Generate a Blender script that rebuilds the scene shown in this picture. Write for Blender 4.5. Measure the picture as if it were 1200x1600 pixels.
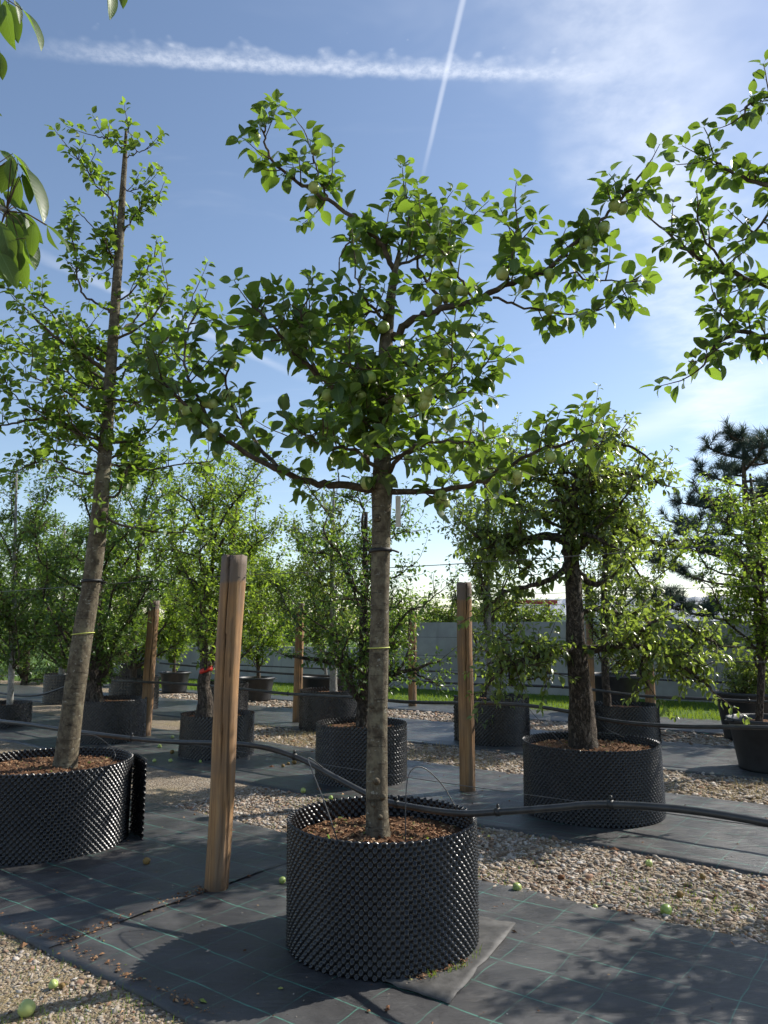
import bpy, math, random
import numpy as np
from mathutils import Matrix, Vector, noise

# ------------------------------------------------------------------ camera, sky, sun, exposure
for o in list(bpy.data.objects): bpy.data.objects.remove(o)
scene = bpy.context.scene
COL = scene.collection
FPX, EYE = 1150.0, 1.55
PITCH = math.atan(184/1150)
cam_d = bpy.data.cameras.new('camera'); cam = bpy.data.objects.new('camera', cam_d); COL.objects.link(cam)
cam.location = (0, 0, EYE); cam.rotation_euler = (math.pi/2+PITCH, 0, 0)
cam_d.sensor_fit = 'HORIZONTAL'; cam_d.sensor_width = 36; cam_d.lens = 36*FPX/1200
cam_d.clip_end = 3000; cam_d.clip_start = 0.05
scene.camera = cam
SUN_AZ = math.atan2(0.89, 0.45)          # clockwise from +Y
SUN_EL = math.radians(38)
SUNV = Vector((math.sin(SUN_AZ)*math.cos(SUN_EL), math.cos(SUN_AZ)*math.cos(SUN_EL), math.sin(SUN_EL)))
sun_d = bpy.data.lights.new('sun', 'SUN'); sun_d.energy = 5.0; sun_d.angle = math.radians(0.53); sun_d.color = (1, .945, .85)
sun = bpy.data.objects.new('sun', sun_d); COL.objects.link(sun)
sun.location = (20, 12, 25); sun.rotation_euler = SUNV.to_track_quat('Z', 'Y').to_euler()
scene.view_settings.view_transform = 'Standard'; scene.view_settings.look = 'None'
scene.view_settings.gamma = 1; scene.view_settings.exposure = 0.42
SKY_STRENGTH = 0.14
scene.cycles.use_adaptive_sampling = True; scene.cycles.adaptive_threshold = .035; scene.cycles.max_bounces = 5; scene.cycles.diffuse_bounces = 2; scene.cycles.glossy_bounces = 2; scene.cycles.transmission_bounces = 3
scene.cycles.caustics_reflective = False; scene.cycles.caustics_refractive = False; scene.cycles.use_denoising = True

def ray(x, y):
    u, v = (x-600)/FPX, (800-y)/FPX
    return np.array([u, math.cos(PITCH)-v*math.sin(PITCH), math.sin(PITCH)+v*math.cos(PITCH)])
def at(x, y, Y):
    r = ray(x, y); return np.array([0, 0, EYE])+r*(Y/r[1])
def gnd(x, y, z=0.0):
    r = ray(x, y); return np.array([0, 0, EYE])+r*((z-EYE)/r[2])
RD = np.array([.804, -.595]); RN = np.array([.595, .804])        # direction of the planting rows, and across them
def sn(s, n, z=0.0): p = RD*s+RN*n; return np.array([p[0], p[1], z])

# ------------------------------------------------------------------ node helpers
class NT:
    def __init__(s, tree): s.t = tree; s.n = tree.nodes; s.l = tree.links
    def add(s, ty, props=None, **ins):
        nd = s.n.new(ty)
        for k, v in (props or {}).items(): setattr(nd, k, v)
        for k, v in ins.items(): s.put(nd, k, v)
        return nd
    def put(s, nd, k, v):
        k = k.replace('_', ' ') if not k.startswith('i') or not k[1:].isdigit() else int(k[1:])
        sock = nd.inputs[k]
        if isinstance(v, bpy.types.NodeSocket): s.l.new(v, sock)
        elif isinstance(v, bpy.types.Node): s.l.new(v.outputs[0], sock)
        else:
            if sock.type == 'RGBA' and len(v) == 3: v = (*v, 1)
            sock.default_value = v
    def math(s, op, a, b=0.0, c=0.0, clamp=False):
        return s.add('ShaderNodeMath', dict(operation=op, use_clamp=clamp), i0=a, i1=b, i2=c).outputs[0]
    def mix(s, f, a, b, mode='MIX'):
        nd = s.add('ShaderNodeMix', dict(data_type='RGBA', blend_type=mode))
        for i, v in ((0, f), (6, a), (7, b)): s.put(nd, 'i%d' % i, v)
        return nd.outputs[2]
    def ramp(s, fac, stops, interp='LINEAR'):
        nd = s.add('ShaderNodeValToRGB', i0=fac); cr = nd.color_ramp; cr.interpolation = interp
        while len(cr.elements) < len(stops): cr.elements.new(0.5)
        for e, (p, c) in zip(cr.elements, stops): e.position = p; e.color = (*c, 1) if len(c) == 3 else c
        return nd.outputs[0]
    def noise(s, vec, scale, detail=4, rough=.55, dist=0.0, out=0):
        nd = s.add('ShaderNodeTexNoise', Scale=float(scale), Detail=float(detail), Roughness=float(rough), Distortion=float(dist))
        if vec is not None: s.put(nd, 'Vector', vec)
        return nd.outputs[out]
    def smooth(s, v, a, b, lo=0.0, hi=1.0):
        nd = s.add('ShaderNodeMapRange', dict(interpolation_type='SMOOTHSTEP'), i0=v, i1=a, i2=b, i3=lo, i4=hi); return nd.outputs[0]
    def mapping(s, vec, scale=(1, 1, 1), rot=(0, 0, 0)):
        return s.add('ShaderNodeMapping', Vector=vec, Scale=scale, Rotation=rot).outputs[0]
    def bump(s, h, strength, dist):
        return s.add('ShaderNodeBump', Strength=float(strength), Distance=float(dist), Height=h).outputs[0]

# ------------------------------------------------------------------ world: clear sky with contrails and cirrus on a high layer
world = bpy.data.worlds.new('World'); scene.world = world; world.use_nodes = True
world.cycles.sampling_method = 'MANUAL'; world.cycles.sample_map_resolution = 512
w = NT(world.node_tree); w.n.clear()
sky = w.add('ShaderNodeTexSky', dict(sky_type='NISHITA', sun_disc=False, sun_elevation=SUN_EL, sun_rotation=SUN_AZ, altitude=200, air_density=1.0, dust_density=0.5, ozone_density=2.6))
gen = w.add('ShaderNodeTexCoord').outputs['Generated']
sep = w.add('ShaderNodeSeparateXYZ', Vector=gen)
zc = w.math('MAXIMUM', sep.outputs[2], 0.04)
PX = w.math('DIVIDE', sep.outputs[0], zc); PY = w.math('DIVIDE', sep.outputs[1], zc)
PP = w.add('ShaderNodeCombineXYZ', X=PX, Y=PY).outputs[0]
above = w.smooth(sep.outputs[2], 0.05, 0.14)
def lay(x, y): r = ray(x, y); return np.array([r[0]/r[2], r[1]/r[2]])
def streak(a, b, half, soft, fade, nscale, namp, amount, puff=0.0, curve=0.0):
    """a band of ice cloud along a line of the layer; half = half width in layer units"""
    A, B = lay(*a), lay(*b); L = np.linalg.norm(B-A); d = (B-A)/L; n = np.array([-d[1], d[0]])
    t = w.math('DIVIDE', w.math('ADD', w.math('MULTIPLY', PX, d[0]), w.math('MULTIPLY_ADD', PY, d[1], -float(A@d))), L)
    s = w.math('ADD', w.math('MULTIPLY', PX, n[0]), w.math('MULTIPLY_ADD', PY, n[1], -float(A@n)))
    if curve:
        tt = w.math('SUBTRACT', t, .5); s = w.math('ADD', s, w.math('MULTIPLY', w.math('MULTIPLY', tt, tt), curve))
    nz = w.noise(PP, nscale, 3, .6)
    s2 = w.math('ADD', s, w.math('MULTIPLY', w.math('SUBTRACT', nz, .5), namp))
    if puff:
        pf = w.add('ShaderNodeTexVoronoi', dict(feature='SMOOTH_F1'), Scale=nscale*1.6, Vector=PP).outputs[0]
        side = w.smooth(s, -half*1.2, half*.3, 1.0, .12) if puff > 0 else w.smooth(s, -half*.3, half*1.2, .12, 1.0)
        s2 = w.math('MULTIPLY', s2, w.math('SUBTRACT', 1.25, w.math('MULTIPLY', side, w.math('SUBTRACT', .95, pf))))
    ab = w.math('ABSOLUTE', s2)
    m = w.smooth(ab, half*(1-soft), half, 1.0, 0.0)
    e0, e1 = fade
    m = w.math('MULTIPLY', m, w.smooth(t, e0[0], e0[1])); m = w.math('MULTIPLY', m, w.smooth(t, e1[0], e1[1], 1.0, 0.0))
    if amount < .3: return w.math('MULTIPLY', m, amount)
    tex = w.smooth(w.noise(PP, nscale*2.3, 4, .65), .25, .7, .40, 1.0)
    return w.math('MULTIPLY', w.math('MULTIPLY', m, tex), amount)
masks = [
    streak((10, 84), (980, 126), .032, .95, ((-.05, .35), (.75, 1.08)), 26, .022, .42, puff=1, curve=.055),
    streak((728, -20), (655, 300), .0075, .9, ((-1.5, -1), (.45, 1.02)), 14, .003, .26),
    streak((40, 388), (440, 575), .05, 1.0, ((-.2, .3), (.7, 1.3)), 7, .05, .2),
    streak((1030, 742), (1125, 705), .035, .9, ((-.05, .3), (.8, 1.5)), 5, .02, .34),
    streak((930, 700), (1160, 606), .30, 1.0, ((-.3, .5), (1.4, 3.0)), 2.5, .25, .26),
    streak((915, -60), (1120, 640), .22, 1.0, ((-2.5, -2), (1.1, 1.6)), 4.0, .34, .32),
    streak((1075, -40), (1085, 420), .17, 1.0, ((-2.5, -2), (.7, 1.4)), 6.0, .30, .12),
]
tot = masks[0]
for m in masks[1:]:
    tot = w.math('SUBTRACT', w.math('ADD', tot, m), w.math('MULTIPLY', tot, m))
veil = w.smooth(w.noise(w.mapping(PP, (1, 2.2, 1), (0, 0, .5)), 1.6, 4, .62, .6), .5, .9, 0, .10)
tot = w.math('SUBTRACT', w.math('ADD', tot, veil), w.math('MULTIPLY', tot, veil))
tot = w.math('MULTIPLY', tot, above, clamp=True)
skyc = w.mix(1.0, sky.outputs[0], (SKY_STRENGTH*1.10, SKY_STRENGTH*1.01, SKY_STRENGTH*.94), 'MULTIPLY')
final = w.mix(tot, skyc, (1.0, 1.03, 1.08))
w.add('ShaderNodeOutputWorld', Surface=w.add('ShaderNodeBackground', Color=final, Strength=1.0))

# ------------------------------------------------------------------ materials
def newmat(name):
    m = bpy.data.materials.new(name); m.use_nodes = True
    n = NT(m.node_tree); n.n.clear()
    out = n.add('ShaderNodeOutputMaterial')
    b = n.add('ShaderNodeBsdfPrincipled'); n.l.new(b.outputs[0], out.inputs[0])
    n.out, n.b = out, b
    n.obj = n.add('ShaderNodeTexCoord').outputs['Object']
    n.geo = n.add('ShaderNodeNewGeometry')
    n.pos = n.geo.outputs['Position']
    n.isl = n.geo.outputs['Random Per Island']
    n.ornd = n.add('ShaderNodeObjectInfo').outputs['Random']
    return m, n
def fin(n, color=None, rough=.6, normal=None, spec=.5, **kw):
    if color is not None: n.put(n.b, 'Base_Color', color)
    n.put(n.b, 'Roughness', rough); n.b.inputs['Specular IOR Level'].default_value = spec
    if normal is not None: n.put(n.b, 'Normal', normal)
    for k, v in kw.items(): n.put(n.b, k, v)

def leaf_mat(name, dark, light, trans, tmix=.45, rough=.38, veins=0.0, spec=.5, young=None):
    m, n = newmat(name)
    r = n.math('FRACT', n.math('ADD', n.isl, n.ornd))
    col = n.mix(r, dark, light)
    tcol = n.mix(n.math('FRACT', n.math('MULTIPLY', r, 3.7)), [c*.5 for c in trans], [min(1, c*1.35) for c in trans])
    if young:
        yf = n.math('GREATER_THAN', n.math('FRACT', n.math('MULTIPLY', r, 7.31)), .9)
        col = n.mix(yf, col, young)
    under = n.mix(.55, col, (.13, .17, .09))
    col = n.mix(n.geo.outputs['Backfacing'], col, under)
    uv = n.add('ShaderNodeTexCoord').outputs['UV']
    nrm = None
    if veins:
        s = n.add('ShaderNodeSeparateXYZ', Vector=uv)
        ax = n.math('ABSOLUTE', n.math('SUBTRACT', s.outputs[0], .5))
        mid = n.smooth(ax, .012, .045, 1.0, 0.0)
        side = n.math('FRACT', n.math('MULTIPLY', n.math('SUBTRACT', s.outputs[1], n.math('MULTIPLY', ax, .55)), 11.0))
        side = n.smooth(n.math('ABSOLUTE', n.math('SUBTRACT', side, .5)), .0, .13, 1.0, 0.0)
        v = n.math('MAXIMUM', mid, n.math('MULTIPLY', side, .6))
        col = n.mix(n.math('MULTIPLY', v, veins), col, [min(1, c*1.9+.02) for c in light])
        nrm = n.bump(v, .35, .0015)
    fin(n, col, rough, nrm, spec)
    tr = n.add('ShaderNodeBsdfTranslucent', Color=tcol)
    mx = n.add('ShaderNodeMixShader', i0=tmix, i1=n.b, i2=tr); n.l.new(mx.outputs[0], n.out.inputs[0])
    return m
MAT = {}
MAT['apple_leaf'] = leaf_mat('apple_leaf', (.024, .056, .020), (.095, .155, .040), (.27, .43, .035), .41, .31, .5, young=(.12, .15, .02))
MAT['crab_leaf'] = leaf_mat('crab_leaf', (.045, .09, .022), (.10, .165, .036), (.30, .46, .04), .48, .40, .3, young=(.14, .16, .02))
MAT['pear_leaf'] = leaf_mat('pear_leaf', (.045, .080, .026), (.135, .185, .06), (.36, .48, .06), .48, .30, 0, .6, young=(.15, .15, .03))
MAT['light_leaf'] = leaf_mat('light_leaf', (.055, .11, .022), (.125, .20, .04), (.38, .54, .045), .5, .42)
MAT['dark_leaf'] = leaf_mat('dark_leaf', (.036, .078, .026), (.08, .14, .038), (.23, .38, .04), .44, .34)
MAT['walnut_leaf'] = leaf_mat('walnut_leaf', (.04, .075, .02), (.075, .125, .03), (.22, .36, .03), .42, .42, .8)
MAT['hedge_leaf'] = leaf_mat('hedge_leaf', (.06, .12, .02), (.13, .21, .04), (.33, .46, .04), .4, .5)

def bark_mat(name, c0, c1, patch, vert=1.0, bs=.6, lent=0.0, fiss=0.0):
    m, n = newmat(name)
    v = n.mapping(n.obj, (1, 1, vert))
    a = n.noise(v, 28, 6, .65); b = n.noise(v, 7, 4, .6)
    col = n.mix(n.smooth(a, .3, .7), c0, c1)
    col = n.mix(n.smooth(b, .52, .68, 0, .75), col, patch)
    h = n.noise(v, 60, 5, .7)
    if lent:
        lv = n.noise(n.mapping(n.obj, (10, 10, 75)), 1.0, 3, .6)
        lm = n.smooth(lv, .60, .68, 0, lent); col = n.mix(lm, col, [c*.5 for c in c0]); h = n.math('ADD', h, lm)
        sp = n.smooth(n.noise(n.mapping(n.obj, (1, 1, 1.6)), 24, 4, .7), .60, .70, 0, .55); col = n.mix(sp, col, (.42, .42, .36))
    if fiss:
        vo = n.add('ShaderNodeTexVoronoi', dict(feature='DISTANCE_TO_EDGE'), Scale=fiss, Vector=n.mapping(n.add('ShaderNodeVectorMath', dict(operation='ADD'), i0=n.obj, i1=n.add('ShaderNodeVectorMath', dict(operation='SCALE'), i0=n.noise(n.obj, 14, 4, .7, 0, 1), Scale=.10).outputs[0]).outputs[0], (1, 1, .22))).outputs[0]
        ed = n.smooth(vo, .0, .16); col = n.mix(n.math('MULTIPLY', n.math('SUBTRACT', 1.0, ed), .6), col, [c*.5 for c in c0]); h = n.math('ADD', h, n.math('MULTIPLY', ed, 2.5))
    fin(n, col, .85, n.bump(n.math('ADD', h, a), bs, .006 if not fiss else .012), .25)
    return m
MAT['apple_bark'] = bark_mat('apple_bark', (.065, .050, .034), (.165, .140, .095), (.21, .19, .125), .8, .9, .6)
MAT['apple_limb'] = bark_mat('apple_limb', (.045, .034, .026), (.115, .09, .065), (.15, .135, .10), .8, .5)
MAT['twig'] = bark_mat('twig', (.05, .032, .02), (.11, .08, .05), (.10, .09, .05), .5, .3)
MAT['pear_bark'] = bark_mat('pear_bark', (.06, .046, .036), (.17, .135, .105), (.19, .165, .13), .5, 1.0, 0, 46.0)
MAT['grey_bark'] = bark_mat('grey_bark', (.17, .16, .14), (.33, .32, .29), (.42, .41, .38), .7, .6, .5)
MAT['pine_bark'] = bark_mat('pine_bark', (.05, .035, .025), (.13, .095, .07), (.14, .11, .08), .5, .8)

def simple(name, c, rough=.5, spec=.5, nscale=0, namt=.3, bump=0, c2=None, **kw):
    m, n = newmat(name)
    col = c; nr = None
    if nscale:
        z = n.noise(n.obj, nscale, 5, .6); col = n.mix(n.smooth(z, .3, .72), c, c2 or [x*(1-namt) for x in c])
        if bump: nr = n.bump(z, .6, bump)
    fin(n, col, rough, nr, spec, **kw)
    return m
MAT['wire'] = simple('wire', (.16, .16, .16), .4, .6, 30, Metallic=.8)
MAT['pipe'] = simple('pipe', (.021, .021, .022), .42, .5, 14, .5, .0008, (.045, .044, .042))
MAT['clip'] = simple('clip', (.014, .014, .014), .5)
MAT['strap'] = simple('strap', (.012, .012, .013), .6)
MAT['yellow_cord'] = simple('yellow_cord', (.62, .66, .14), .6)
MAT['green_cord'] = simple('green_cord', (.04, .34, .24), .6)
MAT['tag'] = simple('tag', (.66, .63, .55), .7, .3, 12)
MAT['red_paint'] = simple('red_paint', (.55, .03, .015), .6)
MAT['red_steel'] = simple('red_steel', (.35, .03, .04), .5)
MAT['white_wall'] = simple('white_wall', (.66, .66, .64), .8, .2, 1.2, .12)
MAT['brown_leaf'] = simple('brown_leaf', (.20, .09, .04), .8, .2, 20, .5)
MAT['grey_tub'] = simple('grey_tub', (.030, .031, .034), .5, .5, 9, .4)

def pot_mat():
    m, n = newmat('pot_plastic')
    dust = n.smooth(n.noise(n.obj, 5, 5, .65), .45, .75, 0, .35)
    col = n.mix(dust, (.011, .011, .0125), (.06, .055, .05))
    fin(n, col, n.smooth(n.noise(n.obj, 16, 3), .3, .7, .20, .36), None, .55)
    return m
MAT['pot'] = pot_mat()
def soil_mat():
    m, n = newmat('soil')
    a = n.noise(n.obj, 45, 6, .7); b = n.noise(n.obj, 9, 3)
    col = n.ramp(a, [(.28, (.035, .02, .013)), (.5, (.13, .07, .04)), (.72, (.26, .15, .085))])
    col = n.mix(n.smooth(b, .45, .7, 0, .5), col, (.10, .07, .045))
    fin(n, col, .95, n.bump(a, 1.0, .02), .1); return m
MAT['soil'] = soil_mat()
def chip_mat():
    m, n = newmat('bark_chips')
    col = n.ramp(n.isl, [(0, (.07, .035, .02)), (.35, (.17, .085, .045)), (.7, (.27, .15, .08)), (.93, (.40, .27, .16)), (1, (.12, .2, .03))])
    fin(n, col, .9, None, .15); return m
MAT['chips'] = chip_mat()
def post_mat():
    m, n = newmat('post_wood')
    g = n.noise(n.mapping(n.obj, (26, 26, 1.0)), 1.6, 6, .65, .3)
    f = n.noise(n.mapping(n.obj, (90, 90, 3)), 1.0, 3, .6)
    l = n.noise(n.obj, 3.2, 3, .5)
    col = n.ramp(g, [(.25, (.12, .062, .028)), (.45, (.30, .165, .075)), (.6, (.42, .245, .115)), (.8, (.50, .32, .16))])
    col = n.mix(n.smooth(l, .40, .64, 0, .7), col, (.19, .125, .078)); col = n.mix(n.smooth(n.noise(n.mapping(n.obj, (9, 9, 1.3)), 1.0, 5, .6), .48, .66, 0, .6), col, (.20, .16, .125))
    crk = n.smooth(n.noise(n.mapping(n.obj, (22, 22, .55)), 1.0, 2, .4), .63, .68)
    col = n.mix(n.math('MULTIPLY', crk, .7), col, (.05, .03, .018))
    sz = n.add('ShaderNodeSeparateXYZ', Vector=n.obj).outputs[2]
    edge = n.math('ADD', sz, n.math('MULTIPLY', n.math('SUBTRACT', l, .5), .12))
    col = n.mix(n.smooth(edge, 1.84, 1.865, 0, .85), col, (.155, .13, .115))
    col = n.mix(n.smooth(edge, .0, .12, .55, 0), col, (.07, .05, .035))
    h = n.math('SUBTRACT', n.math('ADD', n.math('MULTIPLY', g, .6), n.math('MULTIPLY', f, .4)), crk)
    fin(n, col, .78, n.bump(h, .8, .006), .25); return m
MAT['post'] = post_mat()
MAT['crack'] = simple('crack', (.02, .012, .008), .95, .05)
def pebble_mat(name='pebbles'):
    m, n = newmat(name)
    col = n.ramp(n.isl, [(0, (.07, .045, .03)), (.16, (.20, .14, .095)), (.34, (.31, .245, .18)), (.5, (.44, .385, .32)), (.63, (.22, .20, .18)), (.76, (.54, .50, .44)), (.88, (.27, .14, .085)), (.94, (.60, .57, .52)), (1, (.34, .30, .26))])
    z = n.noise(n.pos, 90, 4, .6); col = n.mix(n.smooth(z, .3, .7, 0, .35), col, (.25, .18, .12))
    fin(n, col, .85, n.bump(z, .4, .004), .25); return m
MAT['pebbles'] = pebble_mat()
def ground_mat():
    m, n = newmat('ground')
    v = n.add('ShaderNodeTexVoronoi', dict(feature='F1'), Scale=52.0, Vector=n.pos)
    v2 = n.add('ShaderNodeTexVoronoi', dict(feature='F1'), Scale=110.0, Vector=n.pos)
    hs = n.add('ShaderNodeSeparateColor', Color=v.outputs['Color']).outputs[0]
    hs2 = n.add('ShaderNodeSeparateColor', Color=v2.outputs['Color']).outputs[1]
    stops = [(0, (.07, .05, .033)), (.3, (.20, .15, .10)), (.6, (.33, .27, .20)), (.85, (.42, .38, .32)), (1, (.2, .13, .085))]
    col = n.mix(.5, n.ramp(hs, stops), n.ramp(hs2, stops))
    big = n.noise(n.pos, .9, 5, .6); col = n.mix(n.smooth(big, .45, .7, 0, .55), col, (.30, .24, .13))
    sm = n.noise(n.pos, 6, 5, .65); col = n.mix(n.smooth(sm, .5, .75, 0, .5), col, (.15, .105, .07))
    h = n.math('ADD', n.math('MULTIPLY', v.outputs['Distance'], -1.0), n.math('MULTIPLY', v2.outputs['Distance'], -.5))
    fin(n, col, .92, n.bump(h, .8, .02), .2); return m
MAT['ground'] = ground_mat()
def mat_mat():
    m, n = newmat('weed_mat')
    s = n.add('ShaderNodeSeparateXYZ', Vector=n.mapping(n.pos, (1, 1, 1), (0, 0, math.atan2(.595, .804))))
    wob = n.math('MULTIPLY', n.math('SUBTRACT', n.noise(n.pos, 1.8, 3), .5), .07)
    def lines(c, per, wd, off):
        q = n.math('FRACT', n.math('DIVIDE', n.math('ADD', n.math('ADD', c, wob), off), per))
        return n.smooth(n.math('ABSOLUTE', n.math('SUBTRACT', q, .5)), wd/per*.35, wd/per, 1.0, 0.0)
    brk = n.smooth(n.noise(n.pos, 5, 4, .7), .36, .58, .15, 1.0)
    la = n.math('MULTIPLY', lines(s.outputs[1], .25, .0046, .03), brk)
    lb = n.math('MULTIPLY', lines(s.outputs[0], .25, .0040, .175), n.math('MULTIPLY', brk, .62))
    lab = n.math('MAXIMUM', la, lb)
    dust = n.noise(n.pos, 3.0, 6, .68); fine = n.noise(n.pos, 55, 4, .7)
    col = n.mix(n.smooth(dust, .36, .74), (.037, .0365, .038), (.078, .076, .075))
    col = n.mix(n.smooth(fine, .60, .80, 0, .35), col, (.14, .125, .10))
    tan = n.smooth(n.noise(n.pos, 1.7, 6, .7), .56, .78, 0, .45); col = n.mix(n.math('MULTIPLY', tan, n.smooth(fine, .3, .6)), col, (.17, .145, .11))
    col = n.mix(n.math('MULTIPLY', lab, .85), col, (.09, .30, .225))
    wv = n.add('ShaderNodeTexWave', Scale=120.0, Vector=n.mapping(n.pos, (1, 1, 1), (0, 0, .64))).outputs[0]
    wr = n.noise(n.mapping(n.pos, (1.2, 5, 1), (0, 0, .5)), 2.6, 4, .55, .4)
    nb = n.bump(n.math('ADD', n.math('MULTIPLY', wv, .03), n.math('ADD', n.math('MULTIPLY', fine, .10), wr)), .55, .022)
    fin(n, col, n.smooth(dust, .3, .75, .40, .58), nb, .55); return m
MAT['mat'] = mat_mat()
MAT['mat_patch'] = simple('mat_patch', (.105, .101, .096), .65, .35, 14, .45, .008, (.05, .048, .046))
def concrete_mat():
    m, n = newmat('concrete')
    a = n.noise(n.obj, 1.1, 6, .65); b = n.noise(n.mapping(n.obj, (3, 3, .5)), 1.6, 4, .6); c = n.noise(n.obj, 30, 4, .7)
    col = n.mix(n.smooth(a, .3, .7), (.30, .30, .29), (.42, .42, .405)); col = n.mix(n.smooth(b, .5, .75, 0, .4), col, (.22, .22, .21))
    fin(n, col, .9, n.bump(n.math('ADD', a, c), .3, .01), .2); return m
MAT['concrete'] = concrete_mat()
def blade_mat(name, a, b, t, tm=.35):
    m, n = newmat(name)
    col = n.mix(n.isl, a, b); fin(n, col, .6, None, .3)
    tr = n.add('ShaderNodeBsdfTranslucent', Color=t)
    mx = n.add('ShaderNodeMixShader', i0=tm, i1=n.b, i2=tr); n.l.new(mx.outputs[0], n.out.inputs[0]); return m
MAT['grass'] = blade_mat('grass', (.06, .13, .018), (.12, .20, .03), (.30, .42, .03), .4)
MAT['straw'] = blade_mat('straw', (.30, .22, .09), (.50, .40, .20), (.45, .36, .16), .25)
MAT['needle'] = blade_mat('needle', (.04, .07, .062), (.08, .12, .10), (.09, .13, .08), .25)
def turf_mat():
    m, n = newmat('turf'); z = n.noise(n.pos, 9, 5, .65)
    fin(n, n.mix(n.smooth(z, .3, .7), (.05, .095, .02), (.10, .165, .03)), .9, n.bump(z, .8, .04), .2); return m
MAT['turf'] = turf_mat()
def roof_mat():
    m, n = newmat('metal_roof'); z = n.noise(n.obj, 1.5, 4)
    fin(n, n.mix(z, (.36, .37, .38), (.50, .51, .52)), .45, None, .5, Metallic=.35); return m
MAT['roof'] = roof_mat()
def apple_mat():
    m, n = newmat('apple_skin'); z = n.noise(n.obj, 30, 3); r = n.ornd
    col = n.mix(r, (.26, .38, .08), (.42, .48, .16)); col = n.mix(n.smooth(z, .5, .75, 0, .4), col, (.30, .24, .08))
    fin(n, col, .36, None, .5); return m
MAT['apple'] = apple_mat()
MAT['rot_apple'] = simple('rot_apple', (.30, .19, .06), .6, .3, 20, .6, .002)

# ------------------------------------------------------------------ mesh helpers
def mk(name, V, F, mat, parent=None, base=None, smooth=True, uv=None, nquad=4):
    """V (n,3) world coordinates, F: list of faces or int array; base = origin of the object / its parent"""
    V = np.asarray(V, dtype=np.float64)
    org = np.zeros(3) if base is None else np.asarray(base, float)
    me = bpy.data.meshes.new(name)
    V = V-org
    if isinstance(F, np.ndarray):
        k = F.shape[1]; nf = len(F)
        me.vertices.add(len(V)); me.vertices.foreach_set('co', V.astype(np.float32).ravel())
        me.loops.add(nf*k); me.loops.foreach_set('vertex_index', F.astype(np.int32).ravel())
        me.polygons.add(nf); me.polygons.foreach_set('loop_start', np.arange(nf, dtype=np.int32)*k)
        me.update(calc_edges=True)
    else:
        me.from_pydata(V.tolist(), [], F)
    if uv is not None:
        ul = me.uv_layers.new(name='UVMap')
        idx = np.empty(len(me.loops), dtype=np.int32); me.loops.foreach_get('vertex_index', idx)
        ul.data.foreach_set('uv', np.asarray(uv, np.float32)[idx].ravel())
    if smooth: me.polygons.foreach_set('use_smooth', np.ones(len(me.polygons), dtype=bool))
    me.materials.append(MAT[mat])
    o = bpy.data.objects.new(name, me); COL.objects.link(o)
    if parent is not None:
        o.parent = parent
        if base is None or np.allclose(np.asarray(parent.location), org): o.location = (0, 0, 0)
        else: o.location = Vector(org)-parent.location
    else: o.location = Vector(org)
    return o
def tag(o, label, cat, group=None):
    o['label'] = label; o['category'] = cat
    if group: o['group'] = group
    return o
def kind(o, k): o['kind'] = k; return o
def thing(name, loc, label, cat, group=None):
    o = bpy.data.objects.new(name, None); COL.objects.link(o); o.location = Vector(loc); o.empty_display_size = .1
    return tag(o, label, cat, group)
class Geo:
    def __init__(s): s.V = []; s.F = []; s.n = 0
    def add(s, V, F): s.V.append(np.asarray(V)); s.F += [tuple(i+s.n for i in f) for f in F]; s.n += len(V)
    def out(s): return np.concatenate(s.V), s.F
def catmull(P, sub):
    P = np.asarray(P, float)
    if len(P) < 3 or sub < 2: return P
    Q = np.vstack([2*P[0]-P[1], P, 2*P[-1]-P[-2]]); R = []
    for i in range(1, len(Q)-2):
        for k in range(sub):
            t = k/sub; a, b, c, d = Q[i-1:i+3]
            R.append(.5*((2*b)+(c-a)*t+(2*a-5*b+4*c-d)*t*t+(3*b-a-3*c+d)*t**3))
    R.append(P[-1]); return np.array(R)
def tube(P, R, n=8, rough=0.0, seed=0, close=True):
    P = np.asarray(P, float); m = len(P); R = np.broadcast_to(R, (m,))
    T = np.gradient(P, axis=0); T /= np.linalg.norm(T, axis=1)[:, None]+1e-9
    u = np.cross(T[0], [0, 0, 1.0]) if abs(T[0][2]) < .9 else np.cross(T[0], [1.0, 0, 0])
    u /= np.linalg.norm(u); V = []
    an = np.arange(n)*2*math.pi/n; ca, sa = np.cos(an), np.sin(an)
    for i in range(m):
        u = u-T[i]*(u@T[i]); u /= np.linalg.norm(u)+1e-9; v = np.cross(T[i], u)
        r = np.full(n, R[i])
        if rough:
            for k in range(n):
                q = P[i]+R[i]*(u*ca[k]+v*sa[k])
                r[k] *= 1+rough*(noise.noise(Vector((q[0]*14+seed, q[1]*14, q[2]*5)))+.6*noise.noise(Vector((q[0]*40+seed, q[1]*40, q[2]*16))))
        V.append(P[i]+r[:, None]*(np.outer(ca, u)+np.outer(sa, v)))
    V = np.concatenate(V); F = []
    for i in range(m-1):
        for k in range(n):
            a, b = i*n+k, i*n+(k+1) % n; F.append((a, b, b+n, a+n))
    if close: F.append(tuple(range(n-1, -1, -1))); F.append(tuple((m-1)*n+k for k in range(n)))
    return V, F
def box(x0, x1, y0, y1, z0, z1):
    V = [(x, y, z) for x in (x0, x1) for y in (y0, y1) for z in (z0, z1)]
    return V, [(0, 1, 3, 2), (4, 6, 7, 5), (0, 4, 5, 1), (2, 3, 7, 6), (0, 2, 6, 4), (1, 5, 7, 3)]
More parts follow.
